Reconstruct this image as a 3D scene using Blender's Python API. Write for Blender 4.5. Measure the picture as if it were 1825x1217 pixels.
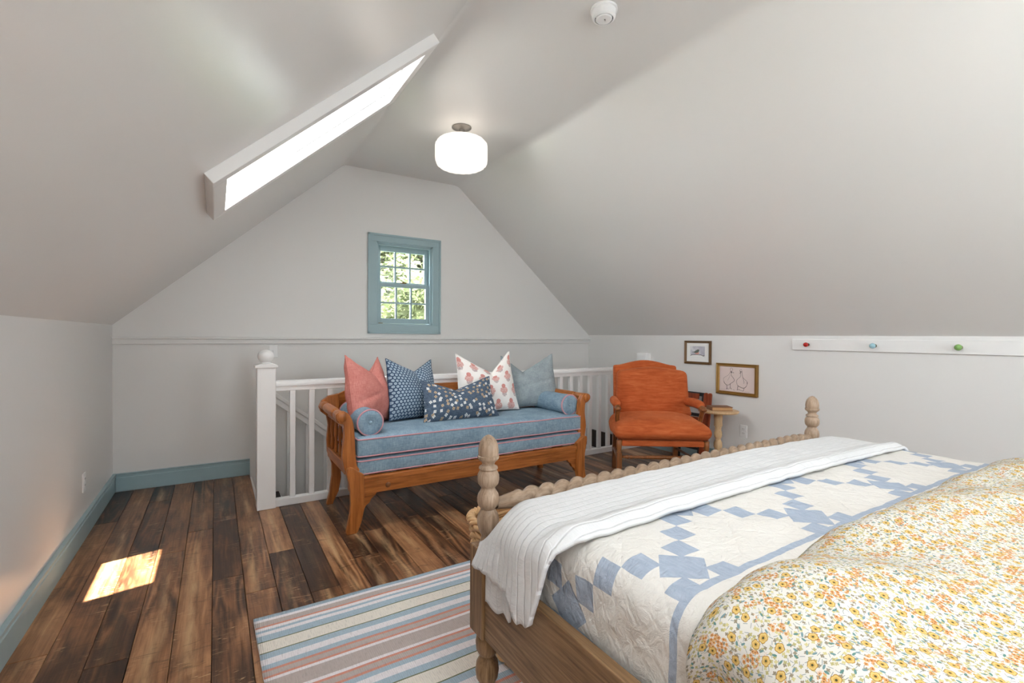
import bpy, bmesh, math, random
from mathutils import Vector, Matrix, noise as mnoise
PI = math.pi
random.seed(7)
for o in list(bpy.data.objects):
    bpy.data.objects.remove(o)
S = bpy.context.scene
C = S.collection

# ------------------------------------------------------------------ camera
YAW, PIT, ROL, FPX, CAMH = .557737, -.011627, .0067048, 846.06, 1.25
fw = Vector((math.sin(YAW)*math.cos(PIT), math.cos(YAW)*math.cos(PIT), math.sin(PIT)))
r0 = Vector((math.cos(YAW), -math.sin(YAW), 0)); u0 = r0.cross(fw)
rt = r0*math.cos(ROL) + u0*math.sin(ROL); up = -r0*math.sin(ROL) + u0*math.cos(ROL)
cd = bpy.data.cameras.new('camera'); cam = bpy.data.objects.new('camera', cd); C.objects.link(cam)
cd.sensor_fit = 'HORIZONTAL'; cd.sensor_width = 36; cd.lens = 36*FPX/1825
cd.clip_start = .02; cd.clip_end = 300
cam.matrix_world = Matrix(((rt.x, up.x, -fw.x, 0), (rt.y, up.y, -fw.y, 0), (rt.z, up.z, -fw.z, CAMH), (0, 0, 0, 1)))
S.camera = cam

# ------------------------------------------------------------------ light and exposure
S.view_settings.view_transform = 'Standard'; S.view_settings.look = 'None'
S.view_settings.gamma = 1; S.view_settings.use_curve_mapping = False
S.view_settings.exposure = 1.06
S.cycles.use_denoising = True
S.cycles.max_bounces = 14; S.cycles.diffuse_bounces = 8
wd = bpy.data.worlds.new('sky'); S.world = wd; wd.use_nodes = True
wn = wd.node_tree.nodes; bg = wn['Background']
sky = wn.new('ShaderNodeTexSky'); sky.sky_type = 'HOSEK_WILKIE'
sky.sun_direction = Vector((.294, -.181, 1)).normalized(); sky.turbidity = 3.5; sky.ground_albedo = .3
smix = wn.new('ShaderNodeMixRGB'); smix.inputs[0].default_value = .75; smix.inputs[2].default_value = (.93, .96, 1, 1)
wd.node_tree.links.new(sky.outputs[0], smix.inputs[1])
wd.node_tree.links.new(smix.outputs[0], bg.inputs[0]); bg.inputs[1].default_value = 10.0
SUN = Vector((-.294, .181, -1)).normalized()
sl = bpy.data.lights.new('sun', 'SUN'); so = bpy.data.objects.new('sun', sl); C.objects.link(so)
sl.energy = 40; sl.angle = .009; sl.color = (1, .95, .87)
so.rotation_euler = SUN.to_track_quat('-Z', 'Y').to_euler(); so.location = (3, -2, 12)

def area(name, loc, dirv, sx, sy, energy=None, color=(1, 1, 1), portal=False):
    l = bpy.data.lights.new(name, 'AREA'); o = bpy.data.objects.new(name, l); C.objects.link(o)
    l.shape = 'RECTANGLE'; l.size = sx; l.size_y = sy
    o.location = loc; o.rotation_euler = Vector(dirv).to_track_quat('-Z', 'Y').to_euler()
    if portal: l.cycles.is_portal = True
    else: l.energy = energy; l.color = color
    return o
# room numbers
XL, XR, YF, YN = -.69, 4.21, 4.823, -1.7
ZKL, ZKR, ZC = 1.316, 1.268, 2.91
XCL, XCR = 1.064, 2.287
SLT = Vector((XCL-XL, 0, ZC-ZKL)).normalized(); SLN = Vector((-SLT.z, 0, SLT.x))   # left slope: along, outward
def slope(s, y, off=0): return Vector((XL, y, ZKL)) + SLT*s + SLN*off
SK = [(.95, 2.15, 2.39, 2.99), (.95, 2.15, -.95, .05)]      # skylights s0,s1,y0,y1; second unseen, added for overhead light on the bed
SKD = .34
for i, (a, b, c, d) in enumerate(SK):
    area('skylight_portal', slope((a+b)/2, (c+d)/2, SKD+.12), -SLN, d-c+.1, b-a+.1, portal=True)
ADDED_WIN = [(.3, 1.2, .85, 2.0), (2.3, 3.2, .85, 2.0)]           # unseen windows added behind the camera for frontal daylight
for (a, b, c, d) in ADDED_WIN:
    area('window_portal', ((a+b)/2, YN-.25, (c+d)/2), (0, 1, 0), b-a, d-c, portal=True)
area('window_portal', (1.68, YF+.35, 1.78), (0, -1, 0), .7, .95, portal=True)

# ------------------------------------------------------------------ mesh helper
class MB:
    def __init__(s): s.v = []; s.f = []; s.uv = []; s.m = []
    def add(s, vs, fs, uvs=None, mi=0):
        b = len(s.v); s.v += [tuple(v) for v in vs]; s.f += [tuple(b+i for i in f) for f in fs]
        s.uv += list(uvs) if uvs else [(0, 0)]*len(vs); s.m += [mi]*len(fs); return s
    def box(s, x0, x1, y0, y1, z0, z1, mat=None, mi=0):
        vs = [Vector((x, y, z)) for z in (z0, z1) for y in (y0, y1) for x in (x0, x1)]
        if mat is not None: vs = [mat @ v for v in vs]
        return s.add(vs, [(0, 2, 3, 1), (4, 5, 7, 6), (0, 1, 5, 4), (2, 6, 7, 3), (0, 4, 6, 2), (1, 3, 7, 5)], None, mi)
    def prism(s, pts, ax, t0, t1, mi=0):
        # pts 2D outline; ax 'x': (y,z); 'y': (x,z); 'z': (x,y)
        def p3(p, t):
            return {'x': (t, p[0], p[1]), 'y': (p[0], t, p[1]), 'z': (p[0], p[1], t)}[ax]
        n = len(pts); vs = [p3(p, t0) for p in pts] + [p3(p, t1) for p in pts]
        fs = [tuple(range(n)), tuple(range(2*n-1, n-1, -1))] + [(i, i+n, (i+1) % n+n, (i+1) % n) for i in range(n)]
        return s.add(vs, fs, None, mi)
    def lathe(s, prof, seg=20, mat=None, fn=None, mi=0):
        # prof: (r,z) list along +Z
        vs = []; fs = []; n = len(prof)
        for (r, z) in prof:
            for k in range(seg):
                a = 2*PI*k/seg; rr = r if fn is None else r*fn(a, z)
                vs.append(Vector((rr*math.cos(a), rr*math.sin(a), z)))
        for i in range(n-1):
            for k in range(seg):
                fs.append((i*seg+k, i*seg+(k+1) % seg, (i+1)*seg+(k+1) % seg, (i+1)*seg+k))
        if prof[0][0] > 1e-5: fs.append(tuple(range(seg-1, -1, -1)))
        if prof[-1][0] > 1e-5: fs.append(tuple((n-1)*seg+k for k in range(seg)))
        if mat is not None: vs = [mat @ v for v in vs]
        return s.add(vs, fs, None, mi)
    def tube(s, pts, r, seg=8, closed=False, mi=0):
        pts = [Vector(p) for p in pts]; n = len(pts); vs = []; fs = []; pn = None
        for i in range(n):
            a = pts[(i-1) % n] if (closed or i > 0) else pts[i]; b = pts[(i+1) % n] if (closed or i < n-1) else pts[i]
            t = (b-a).normalized()
            if pn is None: pn = t.cross(Vector((0, 0, 1)) if abs(t.z) < .9 else Vector((1, 0, 0))).normalized()
            pn = (pn - t*pn.dot(t)).normalized(); bn = t.cross(pn)
            rr = r[i] if isinstance(r, (list, tuple)) else r
            for k in range(seg):
                an = 2*PI*k/seg; vs.append(pts[i] + (pn*math.cos(an) + bn*math.sin(an))*rr)
        for i in range(n if closed else n-1):
            j = (i+1) % n
            for k in range(seg): fs.append((i*seg+k, i*seg+(k+1) % seg, j*seg+(k+1) % seg, j*seg+k))
        if not closed: fs += [tuple(range(seg-1, -1, -1)), tuple((n-1)*seg+k for k in range(seg))]
        return s.add(vs, fs, None, mi)
    def grid(s, fn, nu, nv, uvfn=None, mi=0):
        vs = []; uv = []; fs = []
        for j in range(nv+1):
            for i in range(nu+1):
                vs.append(fn(i/nu, j/nv)); uv.append(uvfn(i/nu, j/nv) if uvfn else (i/nu, j/nv))
        w = nu+1
        for j in range(nv):
            for i in range(nu): fs.append((j*w+i, j*w+i+1, (j+1)*w+i+1, (j+1)*w+i))
        return s.add(vs, fs, uv, mi)
    def rbox(s, w, d, h, r, n=6, fn=None, off=(0, 0, 0), na=4):
        # rounded box centred at off; fn deforms a point
        hs = (w/2, d/2, h/2); key = {}; vs = []; fs = []; uv = []
        def ax(H, n):
            e = [-H + r*(1-math.cos(PI/2*k/na)) for k in range(na)]
            L = H-r; mid = [-L + 2*L*k/n for k in range(n+1)]
            return e + mid + [-x for x in reversed(e)]
        A = [ax(hs[0], n), ax(hs[1], n), ax(hs[2], max(2, n//2))]
        def vid(q):
            inn = [max(-(hs[k]-r), min(hs[k]-r, q[k])) for k in range(3)]
            v = Vector([q[k]-inn[k] for k in range(3)])
            p = Vector(inn) + (v.normalized()*r if v.length > 1e-9 else v)
            kk = tuple(round(x, 5) for x in p)
            if kk not in key:
                key[kk] = len(vs); uv.append((p.x, p.y))
                p = p + Vector(off)
                if fn: p = Vector(fn(p))
                vs.append(p)
            return key[kk]
        for a in range(3):
            b, c = (a+1) % 3, (a+2) % 3
            for sg in (-1, 1):
                for i in range(len(A[b])-1):
                    for j in range(len(A[c])-1):
                        f = []
                        for (di, dj) in ((0, 0), (1, 0), (1, 1), (0, 1)):
                            q = [0, 0, 0]; q[a] = sg*hs[a]; q[b] = A[b][i+di]; q[c] = A[c][j+dj]; f.append(vid(q))
                        f2 = []
                        for x in f:
                            if x not in f2: f2.append(x)
                        if len(f2) > 2: fs.append(tuple(f2 if sg > 0 else f2[::-1]))
        return s.add(vs, fs, uv)
    def build(s, name, mat, parent=None, smooth=False, bevel=0, world=True, angle=None):
        me = bpy.data.meshes.new(name)
        off = OFF.get(parent.name, Vector()) if (parent is not None and world) else Vector()
        me.from_pydata([tuple(Vector(v)-off) for v in s.v], [], s.f)
        ul = me.uv_layers.new(name='uv')
        for l in me.loops: ul.data[l.index].uv = s.uv[l.vertex_index]
        mats = mat if isinstance(mat, (list, tuple)) else [mat]
        for mm in mats: me.materials.append(mm)
        if len(mats) > 1:
            for p, i in zip(me.polygons, s.m): p.material_index = i
        bm = bmesh.new(); bm.from_mesh(me); bmesh.ops.recalc_face_normals(bm, faces=bm.faces); bm.to_mesh(me); bm.free()
        if smooth:
            if angle: me.shade_smooth() if hasattr(me, 'shade_smooth') else None
            for p in me.polygons: p.use_smooth = True
            if angle and hasattr(me, 'set_sharp_from_angle'): me.set_sharp_from_angle(angle=math.radians(angle))
        o = bpy.data.objects.new(name, me); C.objects.link(o)
        if parent is not None: o.parent = parent
        OFF[o.name] = off if parent is not None else Vector()
        if bevel:
            b = o.modifiers.new('bevel', 'BEVEL'); b.width = bevel; b.segments = 2; b.limit_method = 'ANGLE'; b.angle_limit = math.radians(40)
        return o
OFF = {}
def thing(name, label, cat, loc=(0, 0, 0), rotz=0, group=None):
    o = bpy.data.objects.new(name, None); C.objects.link(o); o.empty_display_size = .1
    o.location = loc; o.rotation_euler = (0, 0, rotz); OFF[o.name] = Vector(loc)
    return tag(o, label, cat, group)
def tag(o, label, cat, group=None):
    o['label'] = label; o['category'] = cat
    if group: o['group'] = group
    return o
def struct(o): o['kind'] = 'structure'; return o
def lab(o, l): o['label'] = l; return o
def T(x, y, z): return Matrix.Translation((x, y, z))
def RX(a): return Matrix.Rotation(a, 4, 'X')
def RY(a): return Matrix.Rotation(a, 4, 'Y')
def RZ(a): return Matrix.Rotation(a, 4, 'Z')
def arc(cx, cy, r, a0, a1, n):
    return [(cx+r*math.cos(math.radians(a0+(a1-a0)*k/n)), cy+r*math.sin(math.radians(a0+(a1-a0)*k/n))) for k in range(n+1)]
def spline(pts, n=6, closed=False):
    P = [Vector(p) for p in pts]; out = []; m = len(P)
    for i in range(m if closed else m-1):
        g = (lambda k: P[k % m]) if closed else (lambda k: P[max(0, min(m-1, k))])
        a, b, c, d = g(i-1), g(i), g(i+1), g(i+2)
        for k in range(n):
            t = k/n
            out.append(.5*((2*b)+(-a+c)*t+(2*a-5*b+4*c-d)*t*t+(-a+3*b-3*c+d)*t**3))
    if not closed: out.append(P[-1])
    return out

# ------------------------------------------------------------------ materials
def srgb(r, g, b):
    f = lambda c: (c/255/12.92) if c/255 <= .04045 else ((c/255+.055)/1.055)**2.4
    return (f(r), f(g), f(b), 1)
class NT:
    def __init__(s, name, rough=.5, spec=.5):
        s.mat = bpy.data.materials.new(name); s.mat.use_nodes = True; s.t = s.mat.node_tree
        s.b = s.t.nodes['Principled BSDF']; s.b.inputs['Roughness'].default_value = rough
        s.b.inputs['Specular IOR Level'].default_value = spec
    def n(s, ty, inp=None, **props):
        nd = s.t.nodes.new('ShaderNode'+ty)
        for k, v in props.items(): setattr(nd, k, v)
        for k, v in (inp or {}).items(): s.set(nd.inputs[k], v)
        return nd
    def set(s, sock, v):
        if isinstance(v, bpy.types.NodeSocket): s.t.links.new(v, sock)
        elif v is not None: sock.default_value = v
    def m(s, op, a, b=None, c=None):
        nd = s.t.nodes.new('ShaderNodeMath'); nd.operation = op
        for i, v in enumerate((a, b, c)):
            if v is not None: s.set(nd.inputs[i], v)
        return nd.outputs[0]
    def vm(s, op, a, b=None, out=0):
        nd = s.t.nodes.new('ShaderNodeVectorMath'); nd.operation = op
        s.set(nd.inputs[0], a)
        if b is not None: s.set(nd.inputs[1], b)
        return nd.outputs[out]
    def mix(s, f, a, b, blend='MIX'):
        nd = s.t.nodes.new('ShaderNodeMixRGB'); nd.blend_type = blend
        s.set(nd.inputs[0], f); s.set(nd.inputs[1], a); s.set(nd.inputs[2], b); return nd.outputs[0]
    def ramp(s, f, stops):
        nd = s.t.nodes.new('ShaderNodeValToRGB'); cr = nd.color_ramp
        while len(cr.elements) < len(stops): cr.elements.new(.5)
        for e, (p, c) in zip(cr.elements, stops): e.position = p; e.color = c if len(c) == 4 else (*c, 1)
        s.set(nd.inputs[0], f); return nd.outputs[0]
    def obj(s): return s.t.nodes.new('ShaderNodeTexCoord').outputs['Object']
    def uv(s): return s.t.nodes.new('ShaderNodeTexCoord').outputs['UV']
    def rnd(s): return s.t.nodes.new('ShaderNodeObjectInfo').outputs['Random']
    def scale(s, v, sc): return s.vm('MULTIPLY', v, sc)
    def noise(s, v, sc=5, det=3, rough=.5, dist=0, out=0):
        return s.n('TexNoise', {'Vector': v, 'Scale': sc, 'Detail': det, 'Roughness': rough, 'Distortion': dist}).outputs[out]
    def col(s, c): s.set(s.b.inputs['Base Color'], c); return s
    def bump(s, h, st=.3, d=.01):
        nd = s.n('Bump', {'Height': h, 'Strength': st, 'Distance': d}); s.t.links.new(nd.outputs[0], s.b.inputs['Normal']); return s
    def step(s, v, lo, hi):
        nd = s.n('MapRange', {'Value': v, 'From Min': lo, 'From Max': hi}); nd.clamp = True; return nd.outputs[0]

def m_plain(name, c, rough=.5, spec=.5, nz=0, metal=0, bump=0, bs=60):
    k = NT(name, rough, spec); v = k.obj()
    if nz:
        f = k.noise(v, 14, 3)
        cc = k.mix(f, tuple(x*(1-nz) for x in c[:3])+(1,), tuple(min(1, x*(1+nz)) for x in c[:3])+(1,)); k.col(cc)
    else: k.col(c)
    if bump: k.bump(k.noise(v, bs, 3), bump, .004)
    k.b.inputs['Metallic'].default_value = metal
    return k.mat

def m_wall(name, c, rough=.38, spec=.35):
    k = NT(name, rough, spec); v = k.obj()
    f = k.noise(v, 1.3, 3)
    k.col(k.mix(f, tuple(x*.985 for x in c[:3])+(1,), c))
    k.bump(k.m('ADD', k.noise(v, 160, 2), k.m('MULTIPLY', k.noise(v, 7, 2), 2.0)), .035, .003)
    return k.mat
M = {}
M['wall'] = m_wall('wall_paint', (.76, .75, .735, 1), .36, .5)
M['ceil'] = m_wall('ceiling_paint', (.79, .78, .765, 1), .27, .6)
M['white'] = m_plain('white_trim_paint', (.82, .81, .80, 1), .35, .4, .02)
M['blue_trim'] = m_plain('grey_blue_paint', srgb(156, 180, 186), .35, .4, .04)
M['plate'] = m_plain('white_plastic', (.84, .84, .84, 1), .3, .5)
M['slot'] = m_plain('dark_slot', (.03, .03, .03, 1), .6)

def m_wood(name, stops, ax='z', rough=.35, gs=(30, 30, 2.2), dist=1.2, spec=.4, bump=.08, fine=1.0):
    k = NT(name, rough, spec); v = k.obj(); r = k.rnd()
    vv = k.vm('ADD', k.scale(v, {'x': (gs[2], gs[0], gs[1]), 'y': (gs[0], gs[2], gs[1]), 'z': gs}[ax]), k.vm('MULTIPLY', k.n('CombineXYZ', {'X': r, 'Y': r, 'Z': r}).outputs[0], (13, 7, 31)))
    f = k.noise(vv, 1, 4, .6, dist)
    g = k.noise(vv, 5, 3, .6, .4)
    ff = k.m('ADD', k.m('MULTIPLY', f, .75), k.m('MULTIPLY', g, .25*fine))
    k.col(k.ramp(ff, stops)); k.bump(g, bump, .003)
    return k.mat
pine = [(.25, srgb(104, 54, 20)), (.45, srgb(158, 92, 40)), (.6, srgb(182, 110, 54)), (.78, srgb(202, 136, 76))]
M['pine_x'] = m_wood('honey_pine_along_x', pine, 'x')
M['pine_y'] = m_wood('honey_pine_along_y', pine, 'y')
M['pine_z'] = m_wood('honey_pine_upright', pine, 'z')
oak = [(.25, srgb(112, 90, 72)), (.45, srgb(150, 126, 104)), (.6, srgb(174, 150, 128)), (.8, srgb(196, 175, 154))]
M['oak_z'] = m_wood('limed_oak_upright', oak, 'z', .4, (55, 55, 5))
M['oak_x'] = m_wood('limed_oak_along_x', oak, 'x', .4, (55, 55, 7))
oak2 = [(.3, srgb(80, 55, 33)), (.45, srgb(122, 92, 62)), (.58, srgb(146, 114, 80)), (.72, srgb(170, 137, 100))]
M['oak_y'] = m_wood('oak_rail_along_y', oak2, 'y', .42, (60, 34, 1.6), 2.0)
M['oak_blk'] = m_wood('oak_block', oak2, 'z', .42, (40, 40, 2.5), 1.2)
beige = [(.25, srgb(178, 142, 100)), (.5, srgb(206, 172, 130)), (.8, srgb(222, 192, 152))]
M['beige_wood'] = m_wood('pale_table_wood', beige, 'z', .45, (30, 30, 4))
walnut = [(.25, srgb(84, 46, 20)), (.5, srgb(132, 80, 42)), (.8, srgb(164, 108, 62))]
M['walnut'] = m_wood('brown_chair_wood', walnut, 'z', .3)
M['redwood'] = m_wood('red_brown_wood', [(.3, srgb(110, 42, 16)), (.5, srgb(158, 68, 30)), (.8, srgb(180, 88, 44))], 'z', .35)
M['darkwood'] = m_wood('dark_stained_wood', [(.3, srgb(20, 13, 10)), (.5, srgb(40, 27, 20)), (.8, srgb(58, 40, 30))], 'x', .4)
M['black'] = m_plain('black_paint', (.012, .012, .013, 1), .4)

# floor planks: stained rustic pine
def m_floor():
    k = NT('stained_plank', .32, .45); r = k.rnd(); v = k.obj()
    rv = k.vm('MULTIPLY', k.n('CombineXYZ', {'X': r, 'Y': k.m('FRACT', k.m('MULTIPLY', r, 17.3)), 'Z': k.m('FRACT', k.m('MULTIPLY', r, 91.7))}).outputs[0], (40, 40, 40))
    p = k.vm('ADD', v, rv)
    blot = k.noise(k.scale(p, (5, 1.3, 1)), 1.3, 5, .62, .8)
    grain = k.noise(k.scale(p, (34, 1.4, 1)), 1.0, 5, .6, 1.4)
    wob = k.noise(k.scale(p, (3, 1.1, 1)), 1, 2)
    px = k.n('SeparateXYZ', {0: p}).outputs[0]
    lx = k.n('SeparateXYZ', {0: v}).outputs[0]; ly = k.n('SeparateXYZ', {0: p}).outputs[1]
    # cathedral rings along the plank
    rings = k.m('FRACT', k.m('MULTIPLY', k.noise(k.scale(p, (6.5, .55, 1)), 1, 1.5, .45, .3), 13))
    rings = k.m('ABSOLUTE', k.m('SUBTRACT', rings, .5))
    fine = k.noise(k.scale(p, (120, 3.5, 1)), 1.0, 3, .6, .6)
    f = k.m('ADD', k.m('MULTIPLY', blot, .66), k.m('MULTIPLY', grain, .26))
    f = k.m('ADD', f, k.m('MULTIPLY', k.m('SUBTRACT', fine, .5), .22))
    rmask = k.step(k.noise(k.scale(p, (4, 1.2, 1)), 1.1, 2), .42, .62)
    f = k.m('ADD', f, k.m('MULTIPLY', k.m('MULTIPLY', k.m('SUBTRACT', rings, .25), rmask), .42))
    f = k.m('ADD', f, k.m('MULTIPLY', k.m('SUBTRACT', r, .42), .30))
    # pale worn streak down some planks
    cx = k.m('MULTIPLY', k.m('SUBTRACT', wob, .5), .11)
    st = k.m('ABSOLUTE', k.m('SUBTRACT', lx, cx))
    streak = k.m('MULTIPLY', k.step(st, .034, .0), k.step(k.noise(k.scale(p, (18, 2.4, 1)), 1, 4, .65), .42, .66))
    streak = k.m('MULTIPLY', streak, k.step(k.m('FRACT', k.m('MULTIPLY', r, 7.7)), .2, .6))
    # cross-grain scratches and knot marks
    cr = k.noise(k.scale(p, (7, 46, 1)), 1, 4, .65, 2.2)
    cm = k.m('MULTIPLY', k.step(cr, .585, .68), k.step(k.noise(k.scale(p, (6, 3.4, 1)), 1.2, 3), .48, .6))
    dcr = k.m('MULTIPLY', k.step(k.noise(k.scale(k.vm('ADD', p, (9, 4, 0)), (6, 30, 1)), 1, 4, .6, 2.0), .58, .68), .75)
    base = k.ramp(f, [(.22, srgb(30, 18, 12)), (.38, srgb(72, 46, 30)), (.48, srgb(112, 74, 48)), (.58, srgb(146, 101, 67)), (.70, srgb(182, 135, 95)), (.82, srgb(210, 170, 128))])
    base = k.mix(k.m('MULTIPLY', streak, .85), base, srgb(196, 160, 118))
    base = k.mix(k.m('MULTIPLY', dcr, .6), base, srgb(30, 18, 12))
    base = k.mix(k.m('MULTIPLY', cm, .8), base, srgb(206, 172, 130))
    k.col(base)
    k.set(k.b.inputs['Roughness'], k.m('ADD', .24, k.m('MULTIPLY', blot, .16)))
    k.bump(k.m('ADD', grain, k.m('MULTIPLY', k.m('ADD', cr, rings), .6)), .14, .003)
    return k.mat
M['plank'] = m_floor()

def m_weave(name, c1, c2, sc=260, rough=.9, bump=.25, big=.25, sheen=0, coord='uv'):
    k = NT(name, rough, .2); v = k.uv() if coord == 'uv' else k.obj()
    a = k.noise(k.scale(v, (sc*.12, sc, sc)), 1, 2, .6); b = k.noise(k.scale(v, (sc, sc*.12, sc*.12)), 1, 2, .6)
    w = k.m('MULTIPLY', k.m('ADD', a, b), .5)
    f = k.m('ADD', k.m('MULTIPLY', w, 1-big), k.m('MULTIPLY', k.noise(v, 9, 3), big))
    k.col(k.ramp(f, [(.36, c1), (.64, c2)])); k.bump(w, bump, .002)
    if sheen: k.b.inputs['Sheen Weight'].default_value = sheen
    return k.mat
M['chambray'] = m_weave('blue_chambray', srgb(104, 128, 146), srgb(156, 178, 192), 300, coord='obj')
M['pink_pipe'] = m_plain('pink_piping', srgb(200, 146, 152), .8, .2)
M['pink_linen'] = m_weave('pink_linen', srgb(186, 106, 97), srgb(214, 146, 136), 240)
M['grey_linen'] = m_weave('grey_blue_linen', srgb(126, 137, 142), srgb(166, 175, 178), 220)
M['orange'] = None
def m_velvet():
    k = NT('orange_velvet', .85, .25); v = k.obj()
    f = k.m('ADD', k.m('MULTIPLY', k.noise(k.scale(v, (8, 8, 60)), 1, 4, .6, .6), .6), k.m('MULTIPLY', k.noise(v, 5, 4, .6), .4))
    k.col(k.ramp(f, [(.3, srgb(150, 63, 27)), (.5, srgb(180, 87, 42)), (.7, srgb(197, 110, 66))]))
    k.b.inputs['Sheen Weight'].default_value = .35; k.b.inputs['Sheen Tint'].default_value = srgb(235, 150, 100)
    k.bump(k.noise(v, 25, 4), .15, .01); return k.mat
M['orange'] = m_velvet()

def m_dots():
    k = NT('blue_dot_print', .9, .2); s = k.n('SeparateXYZ', {0: k.uv()}).outputs
    py, px = .0238, .0282
    jv = k.m('DIVIDE', s[1], py); j = k.m('FLOOR', jv)
    iu = k.m('ADD', k.m('DIVIDE', s[0], px), k.m('MULTIPLY', k.m('FLOORED_MODULO', j, 2), .5))
    a = k.m('MULTIPLY', k.m('SUBTRACT', k.m('FRACT', iu), .5), px); b = k.m('MULTIPLY', k.m('SUBTRACT', k.m('FRACT', jv), .5), py)
    d = k.m('SQRT', k.m('ADD', k.m('MULTIPLY', a, a), k.m('MULTIPLY', b, b)))
    dot = k.step(d, .0112, .0094); hub = k.step(d, .0034, .0024)
    wob = k.noise(k.uv(), 60, 3)
    lc = k.mix(wob, srgb(120, 144, 164), srgb(190, 204, 212))
    c = k.mix(dot, srgb(56, 76, 102), lc); c = k.mix(k.m('MULTIPLY', hub, .7), c, srgb(86, 110, 136))
    k.col(c); k.bump(k.noise(k.uv(), 300, 2), .2, .002); return k.mat
M['dots'] = m_dots()

def vor(k, vec, sc, rnd=.8):
    nd = k.n('TexVoronoi', {'Vector': vec, 'Scale': sc, 'Randomness': rnd}, voronoi_dimensions='2D')
    loc = k.vm('SUBTRACT', vec, nd.outputs['Position'])
    ls = k.n('SeparateXYZ', {0: loc}).outputs
    cs = k.n('SeparateColor', {0: nd.outputs['Color']}).outputs
    r = k.m('SQRT', k.m('ADD', k.m('MULTIPLY', ls[0], ls[0]), k.m('MULTIPLY', ls[1], ls[1])))
    a = k.m('ARCTAN2', ls[1], ls[0])
    return ls, cs, r, a
def petal(k, r, a, rnd, R, n, dep):
    w = k.m('ABSOLUTE', k.m('COSINE', k.m('ADD', k.m('MULTIPLY', a, n/2), k.m('MULTIPLY', rnd, 6.28))))
    w = k.m('POWER', w, .7)
    return k.m('DIVIDE', r, k.m('MULTIPLY', k.m('ADD', 1-dep, k.m('MULTIPLY', w, dep)), R))
def m_floral():
    k = NT('ditsy_floral_cotton', .85, .2); v = k.uv()
    c = srgb(222, 217, 208)
    # stems
    ls, cs, r, a = vor(k, k.vm('ADD', v, (.31, .17, 0)), 118, .9)
    an = k.m('MULTIPLY', cs[0], 6.28)
    pu = k.m('ADD', k.m('MULTIPLY', ls[0], k.m('COSINE', an)), k.m('MULTIPLY', ls[1], k.m('SINE', an)))
    pv = k.m('SUBTRACT', k.m('MULTIPLY', ls[1], k.m('COSINE', an)), k.m('MULTIPLY', ls[0], k.m('SINE', an)))
    stem = k.m('MULTIPLY', k.m('LESS_THAN', k.m('ABSOLUTE', pv), .00045), k.m('LESS_THAN', k.m('ABSOLUTE', pu), .0034))
    c = k.mix(k.m('MULTIPLY', stem, .8), c, srgb(112, 128, 132))
    # sage four-petal sprigs
    ls, cs, r, a = vor(k, k.vm('ADD', v, (.71, .43, 0)), 138, .85)
    q = petal(k, r, a, cs[1], .0029, 4, .62)
    c = k.mix(k.m('MULTIPLY', k.m('LESS_THAN', q, 1), k.m('LESS_THAN', cs[2], .72)), c, k.mix(k.step(cs[0], .35, .4), srgb(182, 172, 118), k.mix(k.step(cs[0], .68, .7), srgb(206, 194, 138), srgb(150, 138, 116))))
    # teal leaves
    ls, cs, r, a = vor(k, k.vm('ADD', v, (.13, .83, 0)), 72, .9)
    an = k.m('MULTIPLY', cs[0], 6.28)
    pu = k.m('ADD', k.m('MULTIPLY', ls[0], k.m('COSINE', an)), k.m('MULTIPLY', ls[1], k.m('SINE', an)))
    pv = k.m('SUBTRACT', k.m('MULTIPLY', ls[1], k.m('COSINE', an)), k.m('MULTIPLY', ls[0], k.m('SINE', an)))
    e = k.m('ADD', k.m('POWER', k.m('DIVIDE', pu, .0036), 2), k.m('POWER', k.m('DIVIDE', pv, .0016), 2))
    c = k.mix(k.m('MULTIPLY', k.m('LESS_THAN', e, 1), k.m('LESS_THAN', cs[2], .62)), c, k.mix(cs[1], srgb(96, 138, 128), srgb(128, 152, 160)))
    # small orange blossoms in clusters
    ls, cs, r, a = vor(k, k.vm('ADD', v, (.57, .29, 0)), 150, .7)
    cl = k.step(k.noise(v, 30, 1), .57, .60)
    q = petal(k, r, a, cs[1], .0032, 5, .32)
    c = k.mix(k.m('MULTIPLY', k.m('LESS_THAN', q, 1), cl), c, k.mix(k.m('LESS_THAN', q, .3), k.mix(cs[0], srgb(208, 140, 84), srgb(222, 166, 112)), srgb(120, 82, 40)))
    # big yellow flowers
    ls, cs, r, a = vor(k, v, 36, .75)
    q = petal(k, r, a, cs[1], .0072, 5, .2)
    on = k.m('MULTIPLY', k.m('LESS_THAN', q, 1), k.m('LESS_THAN', cs[2], .7))
    fc = k.mix(k.m('LESS_THAN', q, .86), srgb(168, 124, 52), srgb(222, 188, 116))
    fc = k.mix(k.m('LESS_THAN', q, .5), fc, srgb(206, 164, 86)); fc = k.mix(k.m('LESS_THAN', q, .24), fc, srgb(84, 80, 52))
    c = k.mix(on, c, fc); c = k.mix(1.0, c, (.88, .88, .88, 1), 'MULTIPLY')
    k.col(c); k.bump(k.noise(v, 22, 3, .5, .5), .22, .012); return k.mat
M['floral'] = m_floral()
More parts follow.
